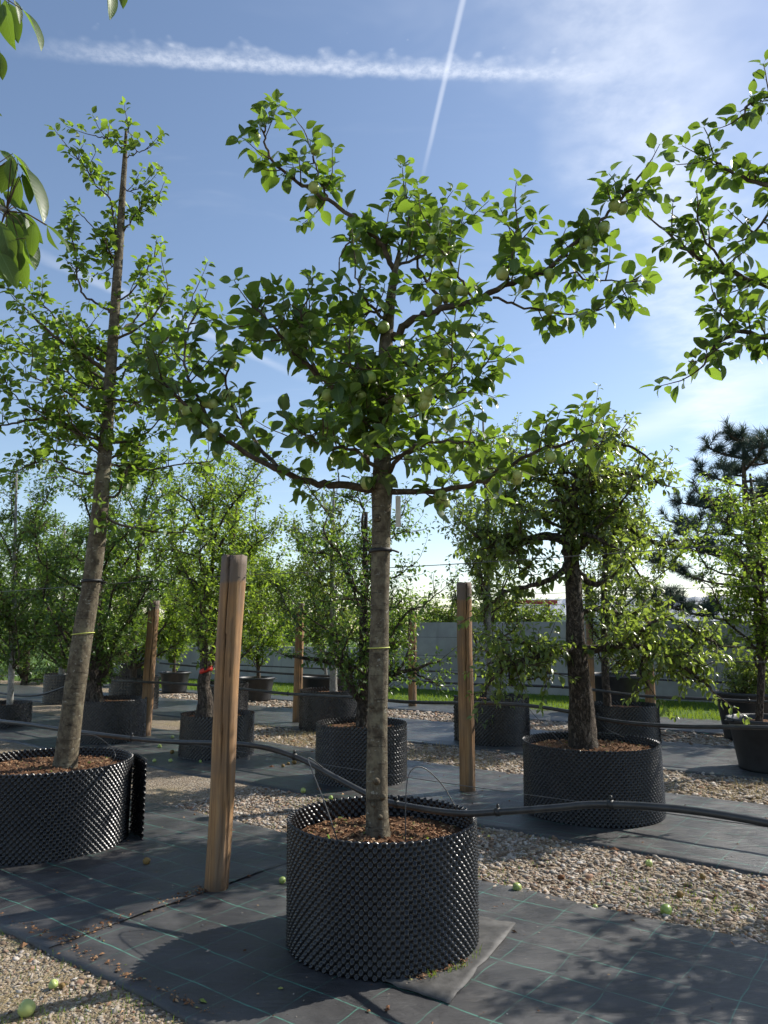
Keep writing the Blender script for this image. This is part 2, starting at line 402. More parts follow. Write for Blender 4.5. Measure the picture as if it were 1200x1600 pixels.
def obox(c, ax, half, z0, z1, wid):
    """box centred on the ground point c, long axis ax (2-vector), half length, z range, half width"""
    ax = np.asarray(ax); nx = np.array([-ax[1], ax[0]]); V = []
    for s in (-half, half):
        for t in (-wid, wid):
            for z in (z0, z1): p = np.asarray(c)[:2]+ax*s+nx*t; V.append((p[0], p[1], z))
    return V, [(0, 1, 3, 2), (4, 6, 7, 5), (0, 4, 5, 1), (2, 3, 7, 6), (0, 2, 6, 4), (1, 5, 7, 3)]
def fnoise(x, y, z=0.0): return noise.noise(Vector((x, y, z)))

# leaves: template along +Y, normal +Z
def leaf_template(wd, rows, fold=.18, droop=.16, shape=1.0, petiole=.25, wave=0.0):
    V, uv, F = [], [], []
    if petiole:
        V += [(-.012, -petiole, .03), (.012, -petiole, .03)]; uv += [(.5, 0), (.5, 0)]
    b = len(V)
    for i in range(rows+1):
        t = i/rows
        wv = wd*.5*(math.sin(math.pi*t**shape)**.8 if 0 < t < 1 else .03)
        z = -droop*t*t; dz = fold*wv*2
        wz = wave*math.sin(t*9)
        V += [(-wv, t, z+dz+wz), (0, t, z), (wv, t, z+dz-wz)]; uv += [(.5-wv/wd, t), (.5, t), (.5+wv/wd, t)]
    for i in range(rows):
        a = b+3*i; F += [(a, a+1, a+4, a+3), (a+1, a+2, a+5, a+4)]
    if petiole: F.append((0, 1, b+2, b))
    return np.array(V, float), np.array(F), np.array(uv, float)
TPL = {
    'apple': leaf_template(.68, 5, .20, .20, .88, .28, .02),
    'pear': leaf_template(.56, 4, .24, .22, .80, .3),
    'far': leaf_template(.56, 2, .22, .18, .85, 0),
    'walnut': leaf_template(.46, 8, .22, .22, .95, .06, .012),
}
def leaf_frames(D, N):
    D = D/np.linalg.norm(D, axis=1)[:, None]
    N = N-D*np.sum(N*D, axis=1)[:, None]; N /= np.linalg.norm(N, axis=1)[:, None]+1e-9
    X = np.cross(D, N); return np.stack([X, D, N], axis=2)
def leaves_bulk(name, P, M, S, tpl, mat, parent, base, uv=True):
    V, F, U = TPL[tpl]
    W = np.einsum('nij,kj->nki', M, V)*S[:, None, None]+P[:, None, :]
    FF = (F[None]+(np.arange(len(P))*len(V))[:, None, None]).reshape(-1, 4)
    o = mk(name, W.reshape(-1, 3), FF, mat, parent, base, True, np.tile(U, (len(P), 1)) if uv else None)
    return kind(o, 'stuff')
LEAF_ME = {}
def leaf_parts(P, M, S, tpl, mat, parent, base):
    key = (tpl, mat)
    if key not in LEAF_ME:
        V, F, U = TPL[tpl]; o = mk('leaf', V, F, mat, None, None, True, U); LEAF_ME[key] = o.data; bpy.data.objects.remove(o)
    for p, m, s in zip(P, M, S):
        o = bpy.data.objects.new('leaf', LEAF_ME[key]); COL.objects.link(o); o.parent = parent
        mm = Matrix(m.tolist()).to_4x4() @ Matrix.Scale(s, 4); mm.translation = Vector(p-base); o.matrix_local = mm
CAMP = np.array([0, 0, EYE])
def inview(P, mx=.06):
    Q = P-CAMP; c, s = math.cos(PITCH), math.sin(PITCH)
    d = Q[:, 1]*c+Q[:, 2]*s; v = -Q[:, 1]*s+Q[:, 2]*c
    return (d > .1) & (np.abs(Q[:, 0]/np.maximum(d, .1)) < 600/FPX+mx) & (np.abs(v/np.maximum(d, .1)) < 800/FPX+mx)

# ------------------------------------------------------------------ trees
def tree(name, label, cat, base, trunk, limbs, seed, leaf='apple', lmat='apple_leaf', llen=.07, bark='apple_bark', limbbark='apple_limb',
         twig_per_m=9, twig_len=(.12, .36), spur_per_m=10, nleaf_parts=0, up=.55, droop=.25, spacing=.034, fruits=0, group=None,
         trunk_sides=14, trunk_rough=.05, start=.15, fruit_r=.027, twig_sides=4, fruitmat='apple'):
    """trunk: [(point, radius)...]; limbs: [(points, r0, r1)]"""
    rng = np.random.default_rng(seed); base = np.asarray(base, float)
    root = thing(name, base, label, cat, group)
    tp = catmull([p for p, r in trunk], 6); tr = np.interp(np.linspace(0, len(trunk)-1, len(tp)), range(len(trunk)), [r for p, r in trunk])
    V, F = tube(tp, tr, trunk_sides, trunk_rough, seed); mk('trunk', V, F, bark, root, base)
    tw = Geo(); LP, LD, LN, LS = [], [], [], []; fr = []
    def leaf_at(p, T, ang, size, dr):
        a = np.cross(T, [0.3, .2, 1.0]); a /= np.linalg.norm(a)+1e-9; b = np.cross(T, a)
        R = a*math.cos(ang)+b*math.sin(ang)
        D = T*rng.uniform(.25, .7)+R*rng.uniform(.7, 1.0)+np.array([0, 0, -dr*rng.uniform(.0, 1.8)])
        N = np.array([0, 0, 1.0])+rng.normal(0, .42, 3)
        LP.append(p+D/np.linalg.norm(D)*size*.25); LD.append(D); LN.append(N); LS.append(size)
    def twig(p0, d, L, r):
        k = 4; P = [p0]; d = d/np.linalg.norm(d)
        for i in range(k):
            d = d+np.array([0, 0, up*.22])+rng.normal(0, .13, 3); d /= np.linalg.norm(d); P.append(P[-1]+d*L/k)
        P = np.array(P); V, F = tube(P, np.linspace(r, r*.45, k+1), twig_sides, close=False); tw.add(V, F)
        n = max(3, int(L/spacing)); a0 = rng.uniform(0, 6)
        for j in range(n):
            t = .18+.82*(j+rng.uniform(0, .6))/n; t = min(t, .999)*k; i = int(t); q = P[i]+(P[i+1]-P[i])*(t-i)
            T = P[i+1]-P[i]; T /= np.linalg.norm(T)
            leaf_at(q, T, a0+j*2.4, llen*rng.uniform(.62, 1.18)*(1 if j < n-2 else .8), droop)
        T = P[-1]-P[-2]; T /= np.linalg.norm(T)
        for j in range(3): leaf_at(P[-1], T*1.6, a0+j*2.1, llen*rng.uniform(.5, .9), droop*.4)
        return P
    def spur(p, d):
        d = d/np.linalg.norm(d); q = p+d*rng.uniform(.02, .05)
        V, F = tube([p, q], [.004, .003], 3, close=False); tw.add(V, F)
        a0 = rng.uniform(0, 6)
        for j in range(rng.integers(4, 8)): leaf_at(q, d, a0+j*1.9, llen*rng.uniform(.55, 1.1), droop)
        if fruits and rng.random() < .5: fr.append(q)
    for pts, r0, r1 in limbs:
        P = catmull(pts, 5); m = len(P); P[1:-1] += rng.normal(0, .006, (m-2, 3))
        V, F = tube(P, np.linspace(r0, r1, m), 8, .06, seed); mk('branch', V, F, limbbark, root, base)
        seg = np.linalg.norm(np.diff(P, axis=0), axis=1); L = seg.sum(); cum = np.concatenate([[0], np.cumsum(seg)])
        def sample(t):
            i = min(np.searchsorted(cum, t*L, side='right')-1, m-2); f = (t*L-cum[i])/seg[i]; T = (P[i+1]-P[i])/seg[i]; return P[i]+(P[i+1]-P[i])*f, T
        for j in range(int(L*twig_per_m+rng.random())):
            t = start+(1-start)*rng.random()**.8; p, T = sample(t)
            d = rng.normal(0, 1, 3); d -= T*(d@T); d /= np.linalg.norm(d); d = d+T*rng.uniform(.1, .8)+np.array([0, 0, up])
            twig(p, d, rng.uniform(*twig_len)*(1-.25*t), .0045)
        for j in range(int(L*spur_per_m)):
            t = start*.7+(1-start*.7)*rng.random(); p, T = sample(t)
            d = rng.normal(0, 1, 3); d -= T*(d@T); d[2] += .3; spur(p, d)
        p, T = sample(.999); twig(p, T+np.array([0, 0, .1]), rng.uniform(*twig_len), .004)
    if tw.n:
        V, F = tw.out(); kind(mk('twigs', V, F, 'twig', root, base), 'stuff')
    P, M, S = np.array(LP), leaf_frames(np.array(LD), np.array(LN)), np.array(LS)
    if nleaf_parts:
        view = (CAMP-P); dist = np.linalg.norm(view, axis=1); face = np.abs(np.sum(M[:, :, 2]*view, axis=1))/dist
        score = S**2*(face+.15)/dist**2*inview(P)
        idx = np.argsort(-score)[:nleaf_parts]; keep = np.ones(len(P), bool); keep[idx] = False
        leaf_parts(P[idx], M[idx], S[idx], leaf, lmat, root, base)
    else: keep = np.ones(len(P), bool)
    if keep.any(): leaves_bulk('foliage', P[keep], M[keep], S[keep], leaf, lmat, root, base, leaf in ('apple', 'walnut'))
    if fruits:
        rng.shuffle(fr); fr = np.array(fr)
        if len(fr): 
            for q in fr[:fruits]:
                for c in range(rng.integers(1, 3)):
                    s = fruit_r*rng.uniform(.8, 1.15); o = bpy.data.objects.new('apple', apple_mesh(fruitmat)); COL.objects.link(o); o.parent = root
                    o.location = Vector(q-base)+Vector((rng.normal(0, .022)+(.03*c), rng.normal(0, .022), -s*1.35-rng.uniform(0, .015))); o.scale = (s, s, s); o.rotation_euler = (rng.normal(0, .25), rng.normal(0, .25), rng.uniform(0, 6))
    tree.count = getattr(tree, 'count', 0)+len(P)
    return root
_apple = {}
def apple_mesh(mat='apple'):
    if mat in _apple: return _apple[mat]
    prof = [(0, -.80), (.10, -.84), (.3, -.93), (.6, -.84), (.88, -.45), (1.0, .05), (.95, .45), (.72, .80), (.42, .92), (.18, .84), (.05, .66), (.04, .8), (.03, 1.25), (0, 1.27)]
    n = 12; V = []; F = []
    for r, z in prof:
        for k in range(n): a = k*2*math.pi/n; V.append((r*math.cos(a), r*math.sin(a), z))
    for i in range(len(prof)-1):
        for k in range(n): F.append((i*n+k, i*n+(k+1) % n, (i+1)*n+(k+1) % n, (i+1)*n+k))
    o = mk('apple', V, F, mat); _apple[mat] = o.data; bpy.data.objects.remove(o); return _apple[mat]
def crown_limbs(trunk, c, rad, n, rng, r0=.03, sub=3, low=.35, gnarl=.12, start=.35):
    """limbs inside an ellipsoid crown c, rad, each growing from the trunk"""
    tp = np.array([p for p, r in trunk]); out = []; c = np.asarray(c); rad = np.asarray(rad)
    tl = catmull(tp, 6)
    for i in range(n):
        a = i*2.4+rng.uniform(-.5, .5); zz = -1+2*(i+.5)/n; zz = zz*.95
        rr = math.sqrt(1-zz*zz); u = np.array([math.cos(a)*rr, math.sin(a)*rr, zz])*rng.uniform(.62, 1.0)
        end = c+u*rad
        k = min(1.0, max(start, (end[2]-rad[2]*.5-tl[0][2])/(tl[-1][2]-tl[0][2]+1e-6))); s = tl[int(k*(len(tl)-1))]
        mid = s*.5+end*.5+rng.normal(0, gnarl, 3)*np.linalg.norm(end-s)+np.array([0, 0, rng.uniform(-.02, .12)*np.linalg.norm(end-s)])
        m1 = s*.75+mid*.25+rng.normal(0, gnarl*.4, 3)
        P = np.array([s, m1, mid, mid*.4+end*.6+rng.normal(0, gnarl*.3, 3), end]); out.append((P, r0, r0*.25))
        for j in range(sub):
            t = rng.uniform(.35, .9)*4; q = int(t); p = P[q]+(P[min(q+1, 4)]-P[q])*(t-q)
            d = rng.normal(0, 1, 3); d /= np.linalg.norm(d); d[2] = abs(d[2])*.6-.1
            e = p+d*rad*rng.uniform(.28, .55)
            # stay inside the crown
            v = (e-c)/rad; l = np.linalg.norm(v)
            if l > 1.05: e = c+v/l*1.05*rad
            out.append((np.array([p, p*.5+e*.5+rng.normal(0, .05, 3), e]), r0*.45, r0*.16))
    return out

# ================================================================== THE SETTING
rnd = random.Random(5); NR = np.random.default_rng(11)
g = 400.0
kind(mk('ground', [(-g, -60, 0), (g, -60, 0), (g, g, 0), (-g, g, 0)], [(0, 1, 2, 3)], 'ground', smooth=False), 'structure')

# woven weed mats: long strips along the rows, wrinkled, with ragged edges
def weed_mat(name, s0, s1, n0, n1, z, step, seed, amp=.012, ragged=.045):
    ns, nn = int((s1-s0)/step)+1, int((n1-n0)/step)+1; V = []
    for i in range(ns):
        s = s0+(s1-s0)*i/(ns-1)
        for j in range(-1, nn+1):
            t = min(max(j, 0), nn-1)/(nn-1)
            e0 = n0+ragged*(fnoise(s*1.1, seed)+.6*fnoise(s*4.1, seed+3)); e1 = n1+ragged*(fnoise(s*1.2, seed+7)+.6*fnoise(s*3.7, seed+9))
            n = e0+(e1-e0)*t
            h = fnoise(s*1.1, n*3.1, seed)*.6+fnoise(s*3.2+n, n*6.0, seed+2)*.35+fnoise(s*9, n*9, seed+5)*.12
            zz = z+amp*(h+.55) + (.006*max(0, fnoise(s*2.3, seed+20)) if j in (0, nn-1) else 0)
            if j in (-1, nn): zz = -.004
            V.append(sn(s, n, max(zz, .004) if j not in (-1, nn) else zz))
    w_ = nn+2; F = [(i*w_+j, (i+1)*w_+j, (i+1)*w_+j+1, i*w_+j+1) for i in range(ns-1) for j in range(w_-1)]
    return kind(mk(name, V, F, 'mat'), 'structure')
weed_mat('weed_mat', -16, -3.62, 2.14, 4.32, .016, .055, 1.0)
weed_mat('weed_mat', -3.72, 5, 2.13, 4.28, .008, .050, 4.0)
weed_mat('weed_mat', -20, 8, 5.44, 7.52, .009, .075, 8.0)
weed_mat('weed_mat', -24, 9, 8.72, 10.92, .009, .11, 13.0)
weed_mat('weed_mat', -26, 12, 12.1, 13.9, .009, .16, 17.0)

# gravel between the mats
def ico():
    t = (1+5**.5)/2
    V = np.array([(-1, t, 0), (1, t, 0), (-1, -t, 0), (1, -t, 0), (0, -1, t), (0, 1, t), (0, -1, -t), (0, 1, -t), (t, 0, -1), (t, 0, 1), (-t, 0, -1), (-t, 0, 1)], float)
    F = np.array([(0, 11, 5), (0, 5, 1), (0, 1, 7), (0, 7, 10), (0, 10, 11), (1, 5, 9), (5, 11, 4), (11, 10, 2), (10, 7, 6), (7, 1, 8), (3, 9, 4), (3, 4, 2), (3, 2, 6), (3, 6, 8), (3, 8, 9), (4, 9, 5), (2, 4, 11), (6, 2, 10), (8, 6, 7), (9, 8, 1)])
    return V/np.linalg.norm(V[0]), F
IV, IF = ico()
def scatter_pebbles(name, S, Nn, size, seed, zlift=.2):
    rg = np.random.default_rng(seed); k = len(S)
    P = np.stack([RD[0]*S+RN[0]*Nn, RD[1]*S+RN[1]*Nn], 1)
    sz = size*np.exp(np.clip(rg.normal(-.05, .50, k), -1.1, 1.05)); a = rg.uniform(0, 6.28, k)
    sc = np.stack([sz*rg.uniform(.7, 1.7, k), sz*rg.uniform(.5, 1.05, k), sz*rg.uniform(.28, .62, k)], 1)
    V = IV[None]*(1+rg.uniform(-.26, .22, (k, 12, 1)))*sc[:, None, :]
    c, s = np.cos(a)[:, None], np.sin(a)[:, None]
    tilt = rg.normal(0, .25, (k, 1))
    X = V[:, :, 0]*c-V[:, :, 1]*s; Y = V[:, :, 0]*s+V[:, :, 1]*c; Z = V[:, :, 2]+tilt*V[:, :, 0]
    W = np.stack([X+P[:, :1], Y+P[:, 1:], Z+(sc[:, 2]*zlift)[:, None]], 2)
    F = (IF[None]+(np.arange(k)*12)[:, None, None]).reshape(-1, 3)
    o = kind(mk(name, W.reshape(-1, 3), F, 'pebbles', smooth=False), 'stuff')
    return o
def strip_xy(k, s0, s1, n0, n1, seed, edge=.05):
    rg = np.random.default_rng(seed); return rg.uniform(s0, s1, k), rg.uniform(n0+edge*rg.random(k)*0, n1, k)
S, N_ = strip_xy(26000, -5.6, 1.2, 4.22, 5.50, 21)
tag(scatter_pebbles('gravel', S, N_, .0098, 31), 'pale mixed gravel on the path behind the nearest row of pots', 'gravel')
S, N_ = strip_xy(13000, -9.5, 0, 7.45, 8.80, 22)
tag(scatter_pebbles('gravel', S, N_, .0135, 32), 'pale gravel band behind the second row of pots', 'gravel')
S, N_ = strip_xy(7000, -15, -1, 10.85, 12.15, 23)
tag(scatter_pebbles('gravel', S, N_, .019, 33), 'distant gravel band in front of the last mat by the lawn', 'gravel')
S, N_ = strip_xy(7500, -6.0, -1.6, 1.2, 2.22, 24)
tag(scatter_pebbles('gravel', S, N_, .0078, 34), 'fine gravel mixed with straw in front of the nearest mat', 'gravel')

def blades(name, P, hgt, wid, seed, mat, lean=.5, flat=False):
    rg = np.random.default_rng(seed); k = len(P)
    a = rg.uniform(0, 6.28, k); h = hgt*rg.uniform(.5, 1.3, k); ln = rg.normal(0, lean, k); b = rg.uniform(0, 6.28, k)
    dx = np.stack([np.cos(a), np.sin(a), 0*a], 1)*wid; le = np.stack([np.cos(b), np.sin(b), 0*b], 1)*(h*ln)[:, None]
    up = np.stack([0*a, 0*a, h*(np.full(k, .12) if flat else 1/np.sqrt(1+ln**2))], 1)
    z0 = P.copy()
    W = np.stack([z0-dx, z0+dx, z0+le*.45+up*.6+dx*.7, z0+le*.45+up*.6-dx*.7, z0+le+up], 1)
    Fq = []
    F = np.array([(0, 1, 2, 3)])
    V = W.reshape(-1, 3); q = (np.arange(k)*5)[:, None]
    tri = [(3, 2, 4)]
    faces = [tuple(r) for r in (q+np.array([0, 1, 2, 3])).tolist()]+[tuple(r) for r in (q+np.array([3, 2, 4])).tolist()]
    return kind(mk(name, V, faces, mat, smooth=False), 'stuff')
def patchy(k, s0, s1, n0, n1, seed, sc=1.4, th=.0, z=.004):
    rg = np.random.default_rng(seed); out = []
    while len(out) < k:
        s, n = rg.uniform(s0, s1), rg.uniform(n0, n1)
        if fnoise(s*sc, n*sc, seed)+rg.normal(0, .2) > th: out.append(sn(s, n, z))
    return np.array(out)
tag(blades('dry_grass', np.vstack([patchy(3400, -6, -1.5, 1.2, 2.2, 41, 2, -.1), patchy(2200, -5.5, 1.2, 4.25, 5.5, 42, 1.3, .12)]), .05, .0013, 51, 'straw', 2.6, True), 'dry straw lying over the gravel beside the nearest mat', 'straw')
tag(blades('dry_grass', np.vstack([patchy(3400, -9.5, -.5, 7.5, 8.75, 43, 1.0, .05), patchy(2500, -1.2, 2.0, 7.5, 8.75, 44, 1, -.1)]), .07, .0022, 52, 'straw', 1.6), 'straw coloured dry grass tufts on the gravel behind the second row', 'dry grass')
tag(blades('weeds', patchy(1300, -5.2, 1.2, 4.3, 5.45, 45, 1.8, .28), .028, .0018, 53, 'grass', .7), 'tiny green weeds sprouting among the pale gravel', 'weeds')
tag(blades('weeds', patchy(1500, -5.5, -1.6, 1.25, 2.15, 46, 1.8, .1), .03, .0016, 54, 'grass', .8), 'tiny green weeds sprouting in the strawy gravel', 'weeds')

# lawn along the wall
WD = np.array([.858, -.513]); WN = np.array([.513, .858]); W0 = np.array([2.33, 18.35])
def wp(s, n, z=0.0): p = W0+WD*s+WN*n; return np.array([p[0], p[1], z])
lawn = [wp(-16, .3, .02), wp(-16, -3.3, .02), wp(18, -3.1, .02), wp(18, .3, .02)]
V = []; 
for i in range(60):
    s = -16+34*i/59
    for j in range(8):
        n = .3-3.2*(j/7)+(.18*fnoise(s*1.3, 3.3) if j == 7 else 0); V.append(wp(s, n, .03*(1-(j/7)**4)+.006+.012*fnoise(s, n, 2)))
lw = mk('lawn', V, [(i*8+j, i*8+j+1, (i+1)*8+j+1, (i+1)*8+j) for i in range(59) for j in range(7)], 'turf'); kind(lw, 'structure')
kind(mk('field', [(-200, 23.5, .006), (200, 23.5, .006), (200, 300, .006), (-200, 300, .006)], [(0, 1, 2, 3)], 'turf', smooth=False), 'structure')
rg = np.random.default_rng(61); k = 26000; ss, nn = rg.uniform(-9, 12, k), rg.uniform(-2.95, .0, k)
P = np.stack([W0[0]+WD[0]*ss+WN[0]*nn, W0[1]+WD[1]*ss+WN[1]*nn, np.full(k, .02)], 1)
tag(blades('lawn_grass', P, .085, .0055, 62, 'grass', .45), 'bright green grass strip at the foot of the concrete wall', 'grass')

# ---------------------------------------------------------------- concrete wall in panels
wall = thing('concrete_wall', wp(0, .3), 'grey concrete panel wall behind the lawn', 'wall')
def panel(s0, s1, z0, z1, n0, n1, nm='panel', m='concrete'):
    V = [wp(s, n, z) for s in (s0, s1) for n in (n0, n1) for z in (z0, z1)]
    return mk(nm, V, [(0, 1, 3, 2), (4, 6, 7, 5), (0, 4, 5, 1), (2, 3, 7, 6), (0, 2, 6, 4), (1, 5, 7, 3)], m, wall, np.array(wall.location), smooth=False)
for i in range(9):
    s0 = -1.9+i*2.4
    panel(s0+.006, s0+2.394, 0, .52, .305, .50); panel(s0+.006, s0+2.394, .53, 1.74, .31, .49)
low = thing('concrete_wall', wp(-8, .3), 'lower grey concrete wall section running away behind the trees', 'wall')
for i in range(6):
    s0 = -1.92-2.4*(i+1)
    V = [wp(s, n, z) for s in (s0+.006, s0+2.394) for n in (.33, .52) for z in (0, 1.06)]
    mk('panel', V, [(0, 1, 3, 2), (4, 6, 7, 5), (0, 4, 5, 1), (2, 3, 7, 6), (0, 2, 6, 4), (1, 5, 7, 3)], 'concrete', low, np.array(low.location), smooth=False)

# ---------------------------------------------------------------- buildings beyond the wall
def shed(name, label, p0, wd, dp, hw, hr, ang, roofm, wallm, ribs=True):
    root = thing(name, p0, label, 'building'); c, s = math.cos(ang), math.sin(ang)
    def L(x, y, z): return np.array([p0[0]+c*x-s*y, p0[1]+s*x+c*y, z])
    V = [L(x, y, z) for x, y in ((0, 0), (wd, 0), (wd, dp), (0, dp)) for z in (0, hw)]+[L(0, dp/2, hr), L(wd, dp/2, hr)]
    mk('wall', V, [(0, 2, 3, 1), (2, 4, 5, 3), (4, 6, 7, 5), (6, 0, 1, 7), (1, 8, 7), (3, 5, 9)], wallm, root, np.array(p0), smooth=False)
    n = int(wd/.45); Vr = []; F = []
    for side in (0, 1):
        b = len(Vr)
        for i in range(n*2+1):
            x = -.3+(wd+.6)*i/(n*2); z = .05 if i % 2 else 0.0
            y0, y1 = (-.35, dp/2) if side == 0 else (dp+.35, dp/2)
            sl = (hr-hw)/(dp/2)
            Vr += [L(x, y0, hw-.35*sl+.06+z), L(x, y1, hr+.06+z)]
        F += [(b+2*i, b+2*i+2, b+2*i+3, b+2*i+1) for i in range(n*2)]
    mk('roof', Vr, F, roofm, root, np.array(p0), smooth=False)
    V = [L(x, y, z) for x in (wd*.2, wd*.3) for y in (-.03, .05) for z in (1.0, 2.0)]
    return root
q = at(1040, 984, 27); shed('metal_roofed_shed', 'long low shed with pale ribbed metal roof beyond the wall', (q[0], 27, 0), 12, 6, 1.72, 2.75, -.45, 'roof', 'white_wall')
q = at(775, 984, 40); shed('white_building', 'white building far beyond the wall between the trees', (q[0], 40, 0), 8, 6, 2.3, 3.2, -.35, 'roof', 'white_wall')
q = at(772, 984, 24); pav = thing('red_frame', (q[0], 24, 0), 'dark red steel frame standing beyond the wall', 'frame')
for dx in (0, 1.75):
    V, F = box(q[0]+dx-.06, q[0]+dx+.06, 23.94, 24.06, 0, 2.36); mk('post', V, F, 'red_steel', pav, (q[0], 24, 0), smooth=False)
V, F = box(q[0]-.3, q[0]+2.05, 23.9, 24.1, 2.363, 2.50); mk('beam', V, F, 'red_steel', pav, (q[0], 24, 0), smooth=False)

# ================================================================== PLANT POTS
def dimple_wall(R, H, z0, per, samp, amp, seed, flare=.0):
    """egg-crate sheet of an air-pruning pot, rolled into a cylinder"""
    nc = int(round(2*math.pi*R/per)); nu = nc*samp; rows = int(round(H/per*samp)); V = np.empty((rows+1, nu, 3))
    th = np.arange(nu)*2*math.pi/nu
    for j in range(rows+1):
        z = H*j/rows; ph = math.cos(2*math.pi*z/per)
        c = np.cos(th*nc)*ph; hgt = np.sign(c)*np.abs(c)**.85*amp
        lump = np.array([.010*fnoise(math.cos(t)*1.3+seed, math.sin(t)*1.3, z*1.6) for t in th[::samp]]).repeat(samp)
        r = R+hgt+lump+flare*(z/H-.5)
        V[j, :, 0] = r*np.cos(th); V[j, :, 1] = r*np.sin(th); V[j, :, 2] = z0+z
        if j == rows: V[j, :, 2] += np.where(np.cos(th*nc) > .2, .006, 0)
    i = np.arange(rows)[:, None]*nu; k = np.arange(nu)[None]; k2 = (k+1) % nu
    F = np.stack([i+k, i+k2, i+nu+k2, i+nu+k], 2).reshape(-1, 4)
    return V.reshape(-1, 3), F
def soil_disc(R, z, seed, hump=.02):
    V = [(0, 0, z+hump)]; F = []; nr, na = 9, 40
    for i in range(1, nr+1):
        r = R*i/nr
        for k in range(na):
            a = k*2*math.pi/na; x, y = r*math.cos(a), r*math.sin(a)
            V.append((x, y, z+hump*(1-(i/nr)**2)+.016*fnoise(x*7+seed, y*7)+.010*fnoise(x*19+seed, y*19)))
    for k in range(na): F.append((0, 1+k, 1+(k+1) % na))
    for i in range(nr-1):
        for k in range(na): a, b = 1+i*na+k, 1+i*na+(k+1) % na; F.append((a, a+na, b+na, b))
    return np.array(V), F
POTS = {}
def air_pot(c, R, H, label, samp=6, per=.041, chips=0, seed=1, flap=None, group=None, soil=.055):
    c = np.asarray(c, float); base = np.array([c[0], c[1], .004])
    root = thing('air_pot', base, label, 'plant pot', group)
    V, F = dimple_wall(R, H, .0, per, samp, .0122 if samp > 4 else .013, seed)
    V[:, 2] += .012; o = mk('dimpled_wall', V+base, F, 'pot', root, base)
    if samp >= 6:
        md = o.modifiers.new('thickness', 'SOLIDIFY'); md.thickness = .0035; md.offset = -1
    V, F = soil_disc(R-.012, H-soil, seed); so = mk('soil', V+base, F, 'soil', root, base)
    if chips:
        rg = np.random.default_rng(seed+90); G = Geo()
        rr = (R-.03)*np.sqrt(rg.random(chips)); aa = rg.uniform(0, 6.28, chips)
        for r, a in zip(rr, aa):
            x, y = r*math.cos(a), r*math.sin(a); z = H-soil+.02*(1-(r/R)**2)+.016*fnoise(x*7+seed, y*7)+.010*fnoise(x*19+seed, y*19)+.004
            l, wd, t, b = rg.uniform(.008, .026), rg.uniform(.004, .010), rg.uniform(.002, .006), rg.uniform(0, 6.28)
            ax = np.array([math.cos(b), math.sin(b), rg.normal(0, .3)]); nx = np.array([-math.sin(b), math.cos(b), rg.normal(0, .3)])
            vs = [np.array([x, y, z])+ax*l*sx+nx*wd*sy+np.array([0, 0, t*sz]) for sx in (-.5, .5) for sy in (-.5, .5) for sz in (-.6, 1)]
            G.add(np.array(vs), [(0, 1, 3, 2), (4, 6, 7, 5), (0, 4, 5, 1), (2, 3, 7, 6), (0, 2, 6, 4), (1, 5, 7, 3)])
        V, F = G.out(); bm_ = kind(mk('bark_mulch', V+base, F, 'chips', root, base, smooth=False), 'stuff'); bm_.parent = so
    if flap is not None:      # free end of the sheet standing off the pot
        a0, ln, off = flap; nu, rows = int(ln/per*samp), int(H/per*samp); Vf = []
        for j in range(rows+1):
            z = H*j/rows
            for i in range(nu+1):
                t = i/nu; a = a0-ln*t/R; r = R+.026+off*t**1.3; cc = math.cos(2*math.pi*i/samp)*math.cos(2*math.pi*z/per)
                r += .0105*cc; Vf.append((r*math.cos(a), r*math.sin(a), z+.012))
        Ff = np.array([(j*(nu+1)+i, j*(nu+1)+i+1, (j+1)*(nu+1)+i+1, (j+1)*(nu+1)+i) for j in range(rows) for i in range(nu)])
        o = mk('sheet_overlap', np.array(Vf)+base, Ff, 'pot', root, base)
        md = o.modifiers.new('thickness', 'SOLIDIFY'); md.thickness = .004
    return root, np.array([c[0], c[1], .004+H-soil])
def tub(c, R0, R1, H, label, seed=0, group=None, rim=True):
    """smooth conical nursery container with a rolled rim and grips"""
    c = np.asarray(c, float); base = np.array([c[0], c[1], .012]); root = thing('nursery_container', base, label, 'plant pot', group)
    prof = [(R0*.6, 0), (R0, 0), (R0+.01*0, .03), (R1*.985, H-.06), (R1, H-.055), (R1+.018, H-.05), (R1+.02, H-.004), (R1+.008, H), (R1-.012, H-.006), (R1-.02, H-.08)]
    n = 36; V = []; F = []
    for r, z in prof:
        for k in range(n): a = k*2*math.pi/n; V.append((r*math.cos(a), r*math.sin(a), z))
    for i in range(len(prof)-1):
        for k in range(n): F.append((i*n+k, i*n+(k+1) % n, (i+1)*n+(k+1) % n, (i+1)*n+k))
    sh = mk('shell', np.array(V)+base, F, 'grey_tub', root, base)
    V, F = soil_disc(R1-.022, H-.07, seed); mk('soil', V+base, F, 'soil', root, base)
    for sd in (0, math.pi):
        P = [np.array([(R1+.02+o)*math.cos(sd+d), (R1+.02+o)*math.sin(sd+d), H-.03]) for d, o in ((-.16, 0), (-.1, .03), (.1, .03), (.16, 0))]
        V, F = tube(catmull(P, 3), .009, 6); mk('grip', V+base, F, 'grey_tub', root, base).parent = sh
    return root, base+np.array([0, 0, H-.07])

